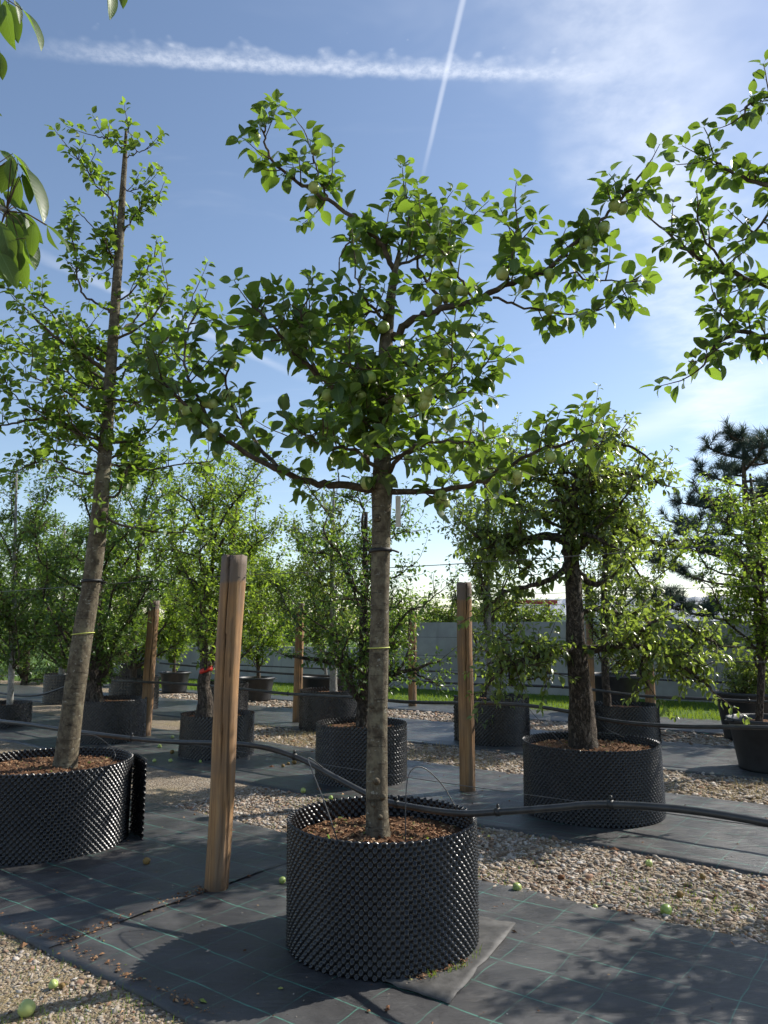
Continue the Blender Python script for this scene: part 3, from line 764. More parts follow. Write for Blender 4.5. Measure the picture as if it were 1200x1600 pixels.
C_POT = np.array([-.01, 4.02]); R_POT = np.array([1.80, 6.66]); L_POT = np.array([-2.50, 5.72])
GP = 'dimpled black pots in rows'
_, C_SOIL = air_pot(C_POT, .478, .575, 'dimpled black pot of the apple tree with curved drip tubes', 6, .041, 1100, 1, soil=.095)
_, R_SOIL = air_pot(R_POT, .575, .575, 'wide dimpled black pot of the gnarled thick trunked pear tree', 6, .041, 600, 2)
_, L_SOIL = air_pot(L_POT, .585, .575, 'wide dimpled black pot with its sheet end standing off', 6, .041, 700, 3, flap=(.52, .30, .11))
_, P565 = air_pot((-.24, 8.02), .47, .57, 'dimpled pot directly behind the front apple trunk', 5, .043, 150, 4, group=GP)
_, P328 = air_pot((-2.09, 9.55), .45, .50, 'dimpled pot of the stump with a red painted cut', 4, .045, 80, 5, group=GP)
_, P150 = air_pot((-3.95, 10.85), .52, .56, 'dimpled pot with the knotty swollen trunk', 4, .045, 80, 6, group=GP)
_, P015 = air_pot((-6.20, 12.35), .42, .36, 'low dimpled pot of the slim young tree', 4, .05, 0, 7, group=GP)
_, P215 = air_pot((-4.95, 14.95), .47, .62, 'dimpled pot behind the leaning short post', 3, .06, 0, 8, group=GP)
_, P100 = air_pot((-6.85, 16.3), .47, .60, 'dimpled pot of the dense dark tree in the third row', 3, .06, 0, 9, group=GP)
_, P360 = air_pot((-2.95, 13.9), .44, .58, 'dimpled pot behind the stump pot in the third row', 3, .06, 0, 10, group=GP)
_, P522 = air_pot((-.86, 12.0), .47, .60, 'dimpled pot of the tree with a whitish trunk beside a short post', 4, .05, 0, 11, group=GP)
_, P765 = air_pot((1.56, 10.6), .46, .62, 'dimpled pot with leafy shoots drooping over its rim', 4, .05, 0, 12, group=GP, flap=(3.3, .2, .1))
_, P958 = air_pot((3.32, 10.5), .46, .52, 'dimpled pot half hidden behind the thick pear trunk', 4, .05, 0, 13, group=GP)
_, PR1 = tub((4.35, 8.55), .36, .44, .56, 'tall smooth black container at the edge of the second mat', 1)
_, PR2 = tub((5.30, 10.9), .40, .48, .66, 'big smooth black container with a low leafy bush', 2)
_, PT1 = tub((-5.25, 18.9), .30, .36, .50, 'grey tub with grips on the far mat beside the pale path', 3)
_, PT2 = tub((-2.85, 16.75), .34, .40, .50, 'grey tub holding a spiky leaved plant by the low wall', 4)
_, PT3 = tub((-1.18, 15.2), .40, .50, .62, 'large grey tub behind the whitish trunk', 5)
_, PT4 = tub((4.35, 14.3), .40, .50, .72, 'tall dark tub on the lawn edge behind the pear', 6)
_, PT5 = tub((-6.9, 21.0), .42, .46, .62, 'dark round tub far back beside an orange post', 7)
_, PR3 = air_pot(sn(.72+2.5, 3.2)[:2], .478, .575, 'dimpled pot of the next apple tree along the front row', 4, .045, 0, 14, group=GP)
_, PR4 = air_pot((4.30, 4.85), .50, .575, 'dimpled pot of the apple tree after the gnarled pear', 4, .045, 0, 15, group=GP)

# loose grey scrap of sheet under the front pot
pc = [gnd(600, 1543), gnd(702, 1576), gnd(806, 1452), gnd(728, 1432)]
V = []; nx = 10
for i in range(nx+1):
    for j in range(nx+1):
        a, b = i/nx, j/nx; a = min(max(a+(.05*fnoise(b*6, 2) if i in (0, nx) else 0), 0), 1.06); p = (1-a)*(1-b)*pc[0]+a*(1-b)*pc[1]+a*b*pc[2]+(1-a)*b*pc[3]
        V.append((p[0]+.012*fnoise(a*4, b*4, 3), p[1]+.012*fnoise(a*4, b*4, 8), .020+.012*(fnoise(p[0]*9, p[1]*9, 1)+.3)+.006*fnoise(p[0]*30, p[1]*30, 1)))
o = mk('sheet_scrap', V, [(i*(nx+1)+j, (i+1)*(nx+1)+j, (i+1)*(nx+1)+j+1, i*(nx+1)+j+1) for i in range(nx) for j in range(nx)], 'mat_patch', base=(pc[1][0], pc[1][1], .016))
md = o.modifiers.new('thickness', 'SOLIDIFY'); md.thickness = .0025; md.offset = -1
tag(o, 'grey scrap of sheeting sticking out from under the front pot', 'sheet')

# ================================================================== POSTS
def post(base, H, r0, r1, label, lean=(0, 0), seed=0, crack=True):
    n, m = 64, 34; V = []; F = []
    for j in range(m+1):
        z = H*j/m
        for k in range(n):
            a = k*2*math.pi/n
            r = (r0+(r1-r0)*j/m)*(1+.035*fnoise(math.cos(a)*1.6+seed, math.sin(a)*1.6, z*1.3)+.02*fnoise(math.cos(a)*5+seed, math.sin(a)*5, z*3))
            if crack:
                d = abs((a-(4.55+.12*math.sin(z*2+seed)+.1*seed)+math.pi) % (2*math.pi)-math.pi)
                if d < .052 and z > H*.28: r -= .034*min(1, (z-H*.28)*2)
                for a2, z0_, z1_ in ((5.25, .62, .80), (5.0, .05, .26)):
                    d = abs((a-(a2+.1*math.sin(z*3+seed)+.37*seed)+math.pi) % (2*math.pi)-math.pi)
                    if d < .05 and z0_ < z/H < z1_: r -= .009
            zz = z+(.012*fnoise(math.cos(a)*2+seed, math.sin(a)*2, 9) if j == m else 0)
            V.append((r*math.cos(a)+lean[0]*z/H+.012*fnoise(z*1.1, seed), r*math.sin(a)+lean[1]*z/H, zz-(.03 if j == 0 else 0)))
    for j in range(m):
        for k in range(n): F.append((j*n+k, j*n+(k+1) % n, (j+1)*n+(k+1) % n, (j+1)*n+k))
    c = len(V); top = np.mean(V[m*n:], axis=0); V.append((top[0], top[1], H+.004))
    for k in range(n): F.append((m*n+k, m*n+(k+1) % n, c))
    b = np.array([base[0], base[1], .0])
    root = thing('wooden_post', b, label, 'post')
    sc = 2.02/H
    o = mk('shaft', np.array(V)+b, F, 'post', root, b)
    for z in (H*.93,):
        for s in (-1, 1):
            P = [np.array([lean[0]*z/H+r1*1.0*math.cos(a), lean[1]*z/H+r1*1.0*math.sin(a), z]) for a in (s*.3-.6-.08, s*.3-.6, s*.3-.6+.08)]
            P[0] = P[0]*np.array([.96, .96, 1]); P[1] = P[1]*np.array([1.1, 1.1, 1]); P[2] = P[2]*np.array([.96, .96, 1])
            V2, F2 = tube(catmull(P, 3), .002, 5); mk('staple', V2+b, F2, 'wire', root, b).parent = o
    return root
POST1, POST2 = np.array([-1.01, 4.73]), np.array([.81, 7.47])
post(POST1, 2.02, .071, .080, 'thick tan post with a long split between the two front pots', (.045, 0), 0)
post(POST2, 2.02, .078, .074, 'brown post between the front apple trunk and the thick pear trunk', (0, 0), 3)
post((-3.52, 11.2), 1.98, .085, .08, 'brown post with foliage over its top beside the knotty trunk', (.05, 0), 5)
post((-1.47, 12.8), 2.0, .075, .07, 'slender tan post left of the whitish trunk', (.03, 0), 7)
post((.58, 15.4), 2.0, .085, .08, 'tan post behind the front apple trunk near the lawn', (0, 0), 9)
post((-7.75, 22.4), 2.1, .11, .10, 'orange brown post far back beside the dark round tub', (0, 0), 11)
post((4.75, 13.5), 2.15, .09, .085, 'brown post by the lawn behind the thick pear tree', (0, 0), 13)
post((3.55, 12.9), 2.3, .06, .055, 'thin greyish post on the lawn edge behind the pear', (0, 0), 15)

# ================================================================== PIPES AND WIRES
def line(name, label, cat, pts, r, mat, n=8, sub=6, clips=0, cliptag='clip'):
    P = catmull(pts, sub); b = P[0].copy()
    V, F = tube(P, r, n)
    if not clips: return tag(mk(name, V, F, mat, base=b), label, cat)
    root = thing(name, b, label, cat); mk('tubing', V, F, mat, root, b)
    for i in np.linspace(2, len(P)-3, clips).astype(int):
        d = P[i+1]-P[i]; d /= np.linalg.norm(d); q = P[i]
        V, F = tube([q-d*.012, q+d*.012], r*1.22, 10); mk('clip', V, F, 'clip', root, b)
        V, F = tube([q+np.array([0, 0, r]), q+np.array([0, 0, r+.022])], .007, 6); mk('clip', V, F, 'clip', root, b)
    return root
def rowpt(px, py, n): # point of the row plane seen through a photo pixel
    r = ray(px, py); t = n/(RN[0]*r[0]+RN[1]*r[1]); return CAMP+r*t
pl = [rowpt(x, y, 3.42) for x, y in ((-160, 1120), (0, 1127), (120, 1143), (250, 1158), (380, 1163), (460, 1182), (530, 1218), (590, 1248), (650, 1262), (720, 1271), (790, 1268), (870, 1262), (938, 1257), (1060, 1264), (1200, 1286), (1400, 1330))]
line('irrigation_pipe', 'thick black irrigation pipe sagging onto the rim of the front pot', 'pipe', pl, .0165, 'pipe', 10, 6, 7)
pl = [rowpt(x, y, 6.75) for x, y in ((-60, 1070), (0, 1083), (60, 1086), (130, 1066), (230, 1066), (330, 1072), (450, 1084), (560, 1090), (640, 1097), (760, 1099), (830, 1103), (900, 1114), (960, 1127), (1060, 1135), (1200, 1137), (1340, 1150))]
line('irrigation_pipe', 'black irrigation pipe running behind the second row posts', 'pipe', pl, .018, 'pipe', 8, 5, 6)
pl = [rowpt(x, y, 9.75) for x, y in ((250, 1036), (380, 1048), (470, 1054), (600, 1061), (720, 1068), (820, 1071), (900, 1075), (1000, 1087), (1100, 1092), (1250, 1100))]
line('irrigation_pipe', 'black irrigation pipe crossing in front of the grey wall, third row', 'pipe', pl, .019, 'pipe', 8, 4, 4)
pl = [rowpt(x, y, 12.9) for x, y in ((300, 1036), (440, 1042), (540, 1046), (680, 1049), (760, 1058), (850, 1052), (960, 1058), (1120, 1066), (1250, 1064))]
line('irrigation_pipe', 'thin black pipe nearest the grey wall', 'pipe', pl, .018, 'pipe', 6, 4, 3)
def wire(n, z, s0, s1, label, r=.0022, sag=.015):
    P = [sn(s, n, z-sag*math.sin(math.pi*k/12*3)**2) for k, s in enumerate(np.linspace(s0, s1, 13))]
    return line('trellis_wire', label, 'wire', P, r, 'wire', 5, 2)
wire(3.27, 1.90, -9, 5, 'high wire at the top of the split tan post', .0022)
wire(3.46, .765, -9, 5, 'thin wire carrying the thick front pipe', .0018)
wire(6.55, 1.90, -14, 6, 'high wire at the top of the second row posts', .0028)
wire(6.55, 1.30, -14, 6, 'middle wire of the second row through the pear branches', .0028)
wire(9.6, 1.90, -18, 8, 'high wire of the third row', .0035)
wire(9.6, 1.45, -18, 8, 'middle wire of the third row', .0035)
# thin curved drip tubes and other loose lines
def loop(label, pts, r=.0032, mat='pipe'): return line('drip_tube', label, 'tube', pts, r, mat, 6, 8)
z0 = .49
loop('thin drip tube arching into the front pot left of its trunk', [rowpt(505, 1200, 3.42), rowpt(482, 1184, 3.36), rowpt(488, 1205, 3.25), rowpt(510, 1262, 3.08), np.array([rowpt(530, 1300, 2.98)[0], rowpt(530, 1300, 2.98)[1], z0])])
loop('thin drip tube arching out of the front pot right of its trunk', [np.array([*rowpt(634, 1306, 3.16)[:2], z0]), rowpt(634, 1250, 3.2), rowpt(640, 1208, 3.26), rowpt(660, 1199, 3.34), rowpt(690, 1225, 3.42), rowpt(712, 1262, 3.44)])
loop('thin drip line hanging from the pipe into the left wide pot', [rowpt(120, 1148, 3.40), rowpt(150, 1150, 3.34), rowpt(180, 1178, 3.24), np.array([*rowpt(160, 1190, 3.2)[:2], .535])], .0028)
loop('thin line slung from the second pipe into the pear pot', [rowpt(822, 1103, 6.75), rowpt(845, 1128, 6.6), rowpt(880, 1160, 6.4)-np.array([0, 0, .02])], .003)
loop('thin line dropping from the second pipe behind the pear trunk', [rowpt(930, 1122, 6.75), rowpt(950, 1140, 6.65), rowpt(975, 1152, 6.5)], .003)
# ties on trunks
def ring(name, label, cat, c, r, h, mat, tilt=.05, tail=True):
    c = np.asarray(c); root = thing(name, c-np.array([0, 0, h/2]), label, cat); b = np.array(root.location); V = []; F = []; n = 24
    for rr, z in ((r, -h/2), (r+.005, -h/2), (r+.005, h/2), (r, h/2)):
        for k in range(n): a = k*2*math.pi/n; V.append(c+np.array([rr*math.cos(a), rr*math.sin(a), z+tilt*rr*math.cos(a)]))
    for i in range(4):
        for k in range(n): F.append((i*n+k, i*n+(k+1) % n, ((i+1) % 4)*n+(k+1) % n, ((i+1) % 4)*n+k))
    mk('band', V, F, mat, root, b)
    if tail:
        V, F = tube(catmull([c+np.array([r*.9, -r*.5, 0]), c+np.array([r*1.3, -r*.4, -.004]), c+np.array([r*1.75, -r*.2, -.012])], 4), h*.3, 6); mk('loose_end', V, F, mat, root, b)
    return root

# ================================================================== TREES: the front apple tree
def px(list3, Y0): return [at(x, y, Y0+d) for x, y, d in list3]
CY = 4.02
def radpx(wpx, Y): return wpx*.5*Y*.90/FPX
trunkC = [(np.array([C_SOIL[0]-.012, CY, C_SOIL[2]-.05]), .076)]+[(at(x, y, CY), radpx(wd, CY)) for x, y, wd in ((589, 1285, 38), (589, 1180, 34), (591, 1060, 33), (594, 920, 32), (596, 800, 34), (597, 762, 38), (598, 700, 29), (599, 620, 26), (603, 540, 25), (609, 480, 19), (616, 430, 13), (624, 395, 8))]
LC = []
def LIMB(lst, r0, r1, Y0=CY): LC.append((np.array(px(lst, Y0)), r0, r1))
LIMB([(592, 765, 0), (540, 758, -.05), (487, 752, -.12), (443, 737, -.2), (383, 707, -.3), (320, 657, -.38), (262, 605, -.42), (235, 565, -.42)], .024, .005)
LIMB([(440, 737, -.2), (400, 690, -.1), (365, 640, -.05), (352, 590, 0), (378, 540, 0)], .013, .004)
LIMB([(330, 660, -.36), (300, 600, -.3), (285, 550, -.25), (300, 500, -.2)], .010, .004)
LIMB([(592, 650, 0), (550, 630, -.08), (517, 603, -.14), (487, 577, -.2), (455, 545, -.26), (427, 510, -.3), (398, 482, -.32)], .020, .005)
LIMB([(500, 590, -.18), (480, 545, -.3), (470, 500, -.35), (480, 470, -.38)], .010, .004)
LIMB([(594, 590, 0), (560, 560, .12), (520, 545, .25), (490, 520, .35)], .014, .004)
LIMB([(597, 740, 0), (575, 715, -.25), (540, 700, -.42), (500, 695, -.5)], .014, .004)
LIMB([(618, 425, 0), (600, 388, -.02), (575, 360, -.05), (530, 325, -.08), (490, 298, -.10), (450, 275, -.12), (425, 248, -.13), (413, 215, -.13), (417, 190, -.13)], .017, .0045)
LIMB([(512, 312, -.09), (500, 280, -.08), (492, 250, -.08), (482, 222, -.08)], .007, .003)
LIMB([(575, 360, -.05), (545, 380, -.1), (530, 410, -.12)], .007, .003)
LIMB([(612, 530, 0), (640, 505, -.05), (680, 485, -.10), (740, 470, -.18), (800, 440, -.25), (850, 425, -.3), (890, 390, -.34), (930, 350, -.37), (970, 312, -.39), (1005, 268, -.4)], .024, .005)
LIMB([(740, 470, -.18), (712, 425, -.2), (685, 382, -.2), (665, 345, -.2)], .008, .0035)
LIMB([(790, 448, -.24), (800, 405, -.4), (807, 360, -.45), (806, 325, -.47)], .008, .003)
LIMB([(855, 425, -.3), (900, 428, -.3), (945, 440, -.3), (985, 440, -.3)], .007, .003)
LIMB([(770, 465, -.2), (820, 480, -.2), (880, 490, -.2), (935, 485, -.2)], .008, .003)
LIMB([(700, 480, -.12), (660, 430, .1), (650, 380, .2), (680, 340, .25)], .011, .004)
LIMB([(620, 410, 0), (632, 370, .02), (640, 335, .02), (635, 305, .02)], .009, .003)
LIMB([(622, 415, 0), (660, 400, .05), (700, 380, .1), (725, 350, .1)], .009, .003)
LIMB([(601, 765, 0), (650, 770, -.05), (720, 762, -.15), (780, 738, -.26), (840, 705, -.36), (890, 690, -.45), (908, 668, -.47)], .018, .005)
LIMB([(600, 745, 0), (640, 700, -.25), (690, 690, -.42), (745, 690, -.5)], .014, .004)
LIMB([(604, 640, 0), (650, 612, .1), (695, 622, .15), (735, 598, .2), (765, 560, .2)], .013, .004)
LIMB([(608, 560, 0), (650, 570, -.1), (690, 560, -.2), (715, 525, -.25)], .010, .004)
LIMB([(598, 690, 0), (620, 660, .25), (650, 650, .45), (700, 640, .55)], .013, .004)
LIMB([(606, 500, 0), (580, 480, -.15), (560, 450, -.25), (555, 420, -.28)], .010, .004)
LIMB([(608, 480, 0), (570, 490, .1), (530, 500, .18)], .010, .004)
LC += crown_limbs(trunkC, at(500, 610, CY), (.75, .5, .42), 5, np.random.default_rng(3), .009, 1)
LC += crown_limbs(trunkC, at(690, 650, CY), (.6, .6, .42), 4, np.random.default_rng(5), .010, 1)
FRONT = tree('apple_tree', 'apple tree with green fruit in the front dimpled pot', 'apple tree', (C_SOIL[0], CY, C_SOIL[2]-.01), trunkC, LC, 7,
     'apple', 'apple_leaf', .100, twig_per_m=8.5, twig_len=(.10, .28), spur_per_m=9, nleaf_parts=300, up=.32, droop=.32, spacing=.036, fruits=75, fruit_r=.031, trunk_sides=20, trunk_rough=.05, start=.1)
for zz, an, rr_ in ((.78, 4.5, .016), (.70, 5.2, .013), (.60, 4.9, .012), (.66, 4.3, .012), (1.15, 4.0, .010), (2.15, 4.6, .016)):
    kx = at(591, 1100, CY)[0]; c0_ = np.array([kx+.046*math.cos(an), CY+.046*math.sin(an), zz]); d_ = np.array([math.cos(an), math.sin(an), .35])
    V, F = tube([c0_, c0_+d_*.010, c0_+d_*.020, c0_+d_*.027], [rr_*1.5, rr_*1.15, rr_, rr_*.5], 10, .12, zz); o = mk('knot', V, F, 'apple_bark', FRONT, np.array(FRONT.location))
ring('tree_tie', 'black rubber strap round the front apple trunk', 'strap', at(595, 860, CY), radpx(34, CY)+.003, .020, 'strap')
ring('cord', 'yellow cord round the front apple trunk', 'cord', at(592, 1012, CY), radpx(33, CY)+.003, .005, 'yellow_cord', .03, False)
q = at(622, 775, CY-.10); V, F = box(q[0]-.014, q[0]+.014, q[1]-.001, q[1]+.001, q[2]-.17, q[2]); tg = thing('plant_tag', q, 'long pale plant tag hanging from the front apple tree', 'tag'); mk('strip', V, F, 'tag', tg, q, smooth=False)
V, F = tube([q+np.array([0, 0, -.012]), q+np.array([-.006, 0, .02]), at(618, 766, CY-.06)], .0012, 4); mk('string', V, F, 'wire', tg, q)

# ---------------------------------------------------------------- the slim left tree
LYT = 5.72
trunkL = [(np.array([at(100, 1200, LYT)[0], LYT, L_SOIL[2]-.05]), .098)]+[(at(x, y, LYT), radpx(wd, LYT)) for x, y, wd in ((104, 1180, 38), (114, 1100, 35), (128, 1000, 34), (143, 910, 31), (155, 810, 29), (163, 720, 25), (170, 620, 21), (176, 540, 19), (182, 450, 17), (187, 380, 15), (191, 310, 12), (195, 250, 9), (197, 205, 5))]
LL = []
def LB(lst, r0=.014, r1=.004): LL.append((np.array(px(lst, LYT)), r0, r1))
LB([(167, 580, 0), (130, 555, -.1), (90, 530, -.2), (60, 502, -.3), (30, 472, -.35)], .022)
LB([(180, 492, 0), (161, 479, 0), (131, 460, -.1), (122, 436, -.1), (117, 397, -.1), (109, 357, -.1)], .012)
LB([(180, 440, 0), (179, 421, 0), (164, 405, 0), (140, 400, 0)], .008)
LB([(186, 385, 0), (178, 350, 0), (175, 322, 0), (166, 305, 0), (149, 287, 0), (131, 259, 0), (116, 241, 0)], .009)
LB([(183, 415, 0), (168, 384, -.1), (150, 360, -.1), (129, 338, -.1)], .008)
LB([(190, 372, 0), (197, 355, 0), (219, 325, 0), (245, 305, 0)], .008)
LB([(185, 470, 0), (213, 449, 0), (230, 423, 0), (243, 401, 0)], .008)
LB([(175, 580, 0), (210, 560, .1), (260, 530, .2), (290, 490, .25), (305, 455, .25)], .016)
LB([(164, 690, 0), (120, 668, -.1), (60, 655, -.3), (20, 662, -.4), (-30, 675, -.5)], .018)
LB([(167, 695, 0), (215, 685, .1), (255, 650, .15)], .014)
LB([(166, 725, 0), (235, 732, .2), (330, 720, .3)], .012)
LB([(157, 785, 0), (175, 815, -.05), (235, 830, -.05), (300, 832, 0)], .014)
LB([(162, 738, 0), (120, 738, -.2), (80, 718, -.4), (30, 735, -.5)], .014)
LB([(170, 640, 0), (140, 640, -.2), (100, 610, -.4), (40, 585, -.6)], .014)
LB([(172, 600, 0), (120, 570, .3), (60, 560, .5), (0, 540, .6)], .014)
LB([(171, 650, 0), (230, 620, .3), (280, 580, .5)], .012)
LB([(178, 530, 0), (220, 510, -.2), (250, 480, -.3), (262, 450, -.3)], .011)
LB([(178, 520, 0), (210, 500, .2), (230, 470, .3)], .010)
LB([(176, 560, 0), (120, 520, .2), (70, 480, .3), (45, 455, .3)], .011)
LB([(194, 240, 0), (180, 222, 0), (160, 215, 0), (148, 212, 0)], .006)
LB([(194, 250, 0), (210, 240, 0), (228, 233, 0)], .005)
LB([(196, 215, 0), (199, 208, 0), (200, 200, 0)], .005)
LB([(192, 290, 0), (205, 300, -.1), (222, 290, -.1)], .005)
LL += crown_limbs(trunkL, at(140, 610, LYT), (.85, .9, .62), 10, np.random.default_rng(13), .011, 1)
tree('apple_tree', 'tall slim leaning tree with a bare topped leader in the left wide pot', 'fruit tree', (trunkL[0][0][0], LYT, L_SOIL[2]-.01), trunkL, LL, 21,
     'apple', 'crab_leaf', .078, twig_per_m=9, twig_len=(.10, .30), spur_per_m=12, nleaf_parts=300, up=.6, droop=.2, spacing=.034, trunk_sides=18, start=.12)
ring('tree_tie', 'black rubber strap round the slim leaning trunk', 'strap', at(143, 908, LYT), radpx(31, LYT)+.003, .022, 'strap')
ring('cord', 'yellow cord round the slim leaning trunk', 'cord', at(130, 990, LYT), radpx(34, LYT)+.003, .006, 'yellow_cord', .1, False)

# ---------------------------------------------------------------- the gnarled pear
RY = 6.66
trunkR = [(np.array([at(911, 1168, RY)[0], RY, R_SOIL[2]-.05]), .150)]+[(at(x, y, RY), radpx(wd, RY)) for x, y, wd in ((911, 1150, 46), (909, 1110, 42), (905, 1060, 38), (900, 1010, 33), (898, 960, 29), (895, 900, 27), (891, 850, 26), (890, 800, 20), (905, 740, 14), (915, 690, 8))]
rr = np.random.default_rng(4); LR = []
def RB(lst, r0=.03, r1=.008): LR.append((np.array(px(lst, RY)), r0, r1))
RB([(892, 850, 0), (855, 838, -.1), (815, 845, -.2), (775, 850, -.2), (740, 835, -.2)], .05, .012)
RB([(893, 870, 0), (870, 900, -.2), (830, 915, -.3), (790, 925, -.35), (760, 950, -.35)], .035)
RB([(898, 890, 0), (925, 912, .1), (950, 905, .15), (975, 880, .2)], .035)
RB([(902, 1010, 0), (870, 1018, -.2), (830, 1030, -.3), (795, 1042, -.35), (770, 1060, -.35), (758, 1085, -.35)], .042)
RB([(840, 1028, -.28), (820, 1005, -.35), (790, 1000, -.4)], .018)
RB([(903, 1015, 0), (945, 1012, -.15), (985, 1008, -.25), (1025, 1020, -.3), (1065, 1040, -.3), (1100, 1065, -.3), (1118, 1085, -.3)], .040)
RB([(985, 1008, -.25), (1010, 980, -.3), (1040, 965, -.3), (1085, 985, -.3), (1120, 1010, -.3)], .02)
RB([(1040, 1028, -.3), (1065, 1020, -.2), (1100, 1000, -.15), (1130, 1010, -.1)], .014)
RB([(1010, 1015, -.28), (1000, 1050, -.3), (1015, 1075, -.32)], .014)
RB([(900, 960, 0), (940, 950, .2), (980, 960, .3), (1020, 950, .3)], .025)
RB([(891, 830, 0), (930, 800, .2), (965, 790, .2), (990, 830, .1), (1030, 850, 0), (1060, 845, 0)], .045, .012)
RB([(890, 800, 0), (920, 760, -.1), (960, 740, -.1), (1005, 745, -.1), (1045, 760, -.1)], .035)
RB([(900, 770, 0), (860, 750, .1), (820, 755, .1), (790, 775, .1)], .03)
RB([(905, 740, 0), (880, 710, .1), (860, 695, .15)], .02)
RB([(910, 720, 0), (950, 695, .2), (990, 700, .2), (1030, 730, .2)], .022)
RB([(905, 745, 0), (930, 710, -.3), (960, 700, -.5)], .02)
RB([(895, 790, 0), (870, 780, -.4), (850, 790, -.6)], .02)
RB([(892, 820, 0), (930, 840, -.4), (970, 860, -.55), (1000, 900, -.6)], .025)
RB([(900, 770, 0), (930, 750, .5), (970, 760, .8)], .025)
RB([(892, 820, 0), (850, 800, .5), (810, 790, .7)], .025)
RB([(915, 700, 0), (918, 675, 0), (925, 660, 0)], .012)
def pseudo(lst): return [(p, .02) for p in px(lst, RY)]
LR += crown_limbs(pseudo([(870, 1018, -.2), (830, 1030, -.3), (795, 1042, -.35)]), at(825, 1030, RY-.25), (.38, .35, .20), 6, rr, .010, 1, start=.0)
LR += crown_limbs(pseudo([(945, 1012, -.15), (1025, 1020, -.3), (1100, 1065, -.3)]), at(1030, 1015, RY-.25), (.42, .35, .28), 7, rr, .010, 1, start=.0)
LR += crown_limbs(pseudo([(855, 838, -.1), (815, 845, -.2), (775, 850, -.2)]), at(795, 860, RY-.2), (.36, .4, .36), 6, rr, .012, 1, start=.0)
LR += crown_limbs(trunkR, at(915, 755, RY), (.93, .85, .56), 13, np.random.default_rng(14), .02, 2, gnarl=.16)
tree('pear_tree', 'gnarled old pear tree with a thick rough trunk in the wide pot', 'pear tree', (trunkR[0][0][0], RY, R_SOIL[2]-.01), trunkR, LR, 33,
     'pear', 'pear_leaf', .070, 'pear_bark', 'pear_bark', twig_per_m=12.5, twig_len=(.14, .34), spur_per_m=12, nleaf_parts=300, up=.25, droop=.75, spacing=.032, trunk_sides=26, trunk_rough=.11, start=.12)

# ---------------------------------------------------------------- potted trees further back
def potted(name, label, cat, soil, Y, trunkpx, cpx, rpx, n, seed, lmat, bark='apple_limb', llen=.06, tpm=12, spm=9, sub=3, depth=1.0, droop=.3, r0=.02, gnarl=.12, leaf='far', extra=None, start=.35, parts=0, tl=(.14, .36)):
    rg = np.random.default_rng(seed)
    tr = [(np.array([at(trunkpx[0][0], trunkpx[0][1], Y)[0], Y, soil[2]-.05]), radpx(trunkpx[0][2], Y))]+[(at(x, y, Y), radpx(wd, Y)) for x, y, wd in trunkpx]
    c = at(cpx[0], cpx[1], Y); k = Y/FPX
    lb = crown_limbs(tr, c, (rpx[0]*k, rpx[0]*k*depth, rpx[1]*k), n, rg, r0, sub, gnarl=gnarl, start=start)
    if extra: lb += [(np.array(px(l, Y)), a, b) for l, a, b in extra]
    return tree(name, label, cat, (tr[0][0][0], Y, soil[2]-.01), tr, lb, seed, leaf, lmat, llen*1.2, bark, 'apple_limb' if bark != 'pear_bark' else 'pear_bark',
                twig_per_m=tpm*1.5, twig_len=tl, spur_per_m=spm*1.5, up=.5, droop=droop, spacing=.036, trunk_sides=14, trunk_rough=.08, start=.1, twig_sides=3, nleaf_parts=parts)
potted('pear_tree', 'spreading small leaved tree behind the front apple trunk', 'fruit tree', P565, 8.02, [(566, 1150, 26), (568, 1100, 22), (570, 1040, 20), (568, 960, 15), (570, 880, 10), (572, 800, 6)], (566, 890), (135, 150), 15, 51, 'dark_leaf', 'pear_bark', .055, 10, 8, 2, .8, .5, .02,
       extra=[([(568, 1048, 0), (530, 1038, -.1), (490, 1030, -.15), (445, 1024, -.2)], .04, .012), ([(570, 1050, 0), (610, 1054, .1), (650, 1046, .1), (690, 1030, .1)], .035, .01), ([(640, 1048, .1), (665, 1060, 0), (688, 1072, -.05)], .012, .005)])
potted('apple_tree', 'stump grown tree with a bulging base and red painted cut', 'fruit tree', P328, 9.55, [(320, 1118, 34), (321, 1095, 25), (318, 1070, 22), (322, 1045, 20), (324, 1020, 18), (316, 1000, 15), (322, 960, 10), (330, 900, 8), (335, 840, 5)], (335, 850), (110, 150), 15, 52, 'light_leaf', 'pear_bark', .06, 10, 8, 3, .9, .2, .022)
potted('apple_tree', 'tree with a knotty swollen trunk behind the slim leaning trunk', 'fruit tree', P150, 10.85, [(147, 1098, 34), (147, 1080, 28), (148, 1060, 22), (150, 1000, 19), (152, 920, 15), (155, 850, 10), (158, 780, 6)], (150, 860), (130, 165), 17, 53, 'dark_leaf', 'pear_bark', .066, 11, 8, 3, .8, .3, .025)
potted('young_tree', 'slim young tree in the low dimpled pot', 'young tree', P015, 12.35, [(15, 1102, 11), (18, 1050, 10), (22, 980, 9), (22, 900, 7), (24, 820, 5), (26, 740, 3)], (25, 850), (90, 165), 15, 54, 'dark_leaf', 'grey_bark', .07, 10, 8, 3, .9, .2, .015)
potted('fruit_tree', 'leafy tree behind the leaning short post in the third row', 'fruit tree', P215, 14.95, [(208, 1062, 12), (210, 1000, 10), (215, 900, 8), (222, 800, 5)], (228, 830), (118, 165), 17, 55, 'light_leaf', 'apple_limb', .085, 8, 6, 3, .8, .2, .025)
potted('fruit_tree', 'dense dark green tree in the third row by the far left', 'fruit tree', P100, 16.3, [(97, 1062, 12), (98, 1000, 11), (100, 900, 8), (100, 820, 5)], (95, 900), (110, 150), 15, 56, 'dark_leaf', 'grey_bark', .09, 8, 6, 3, .8, .2, .025)
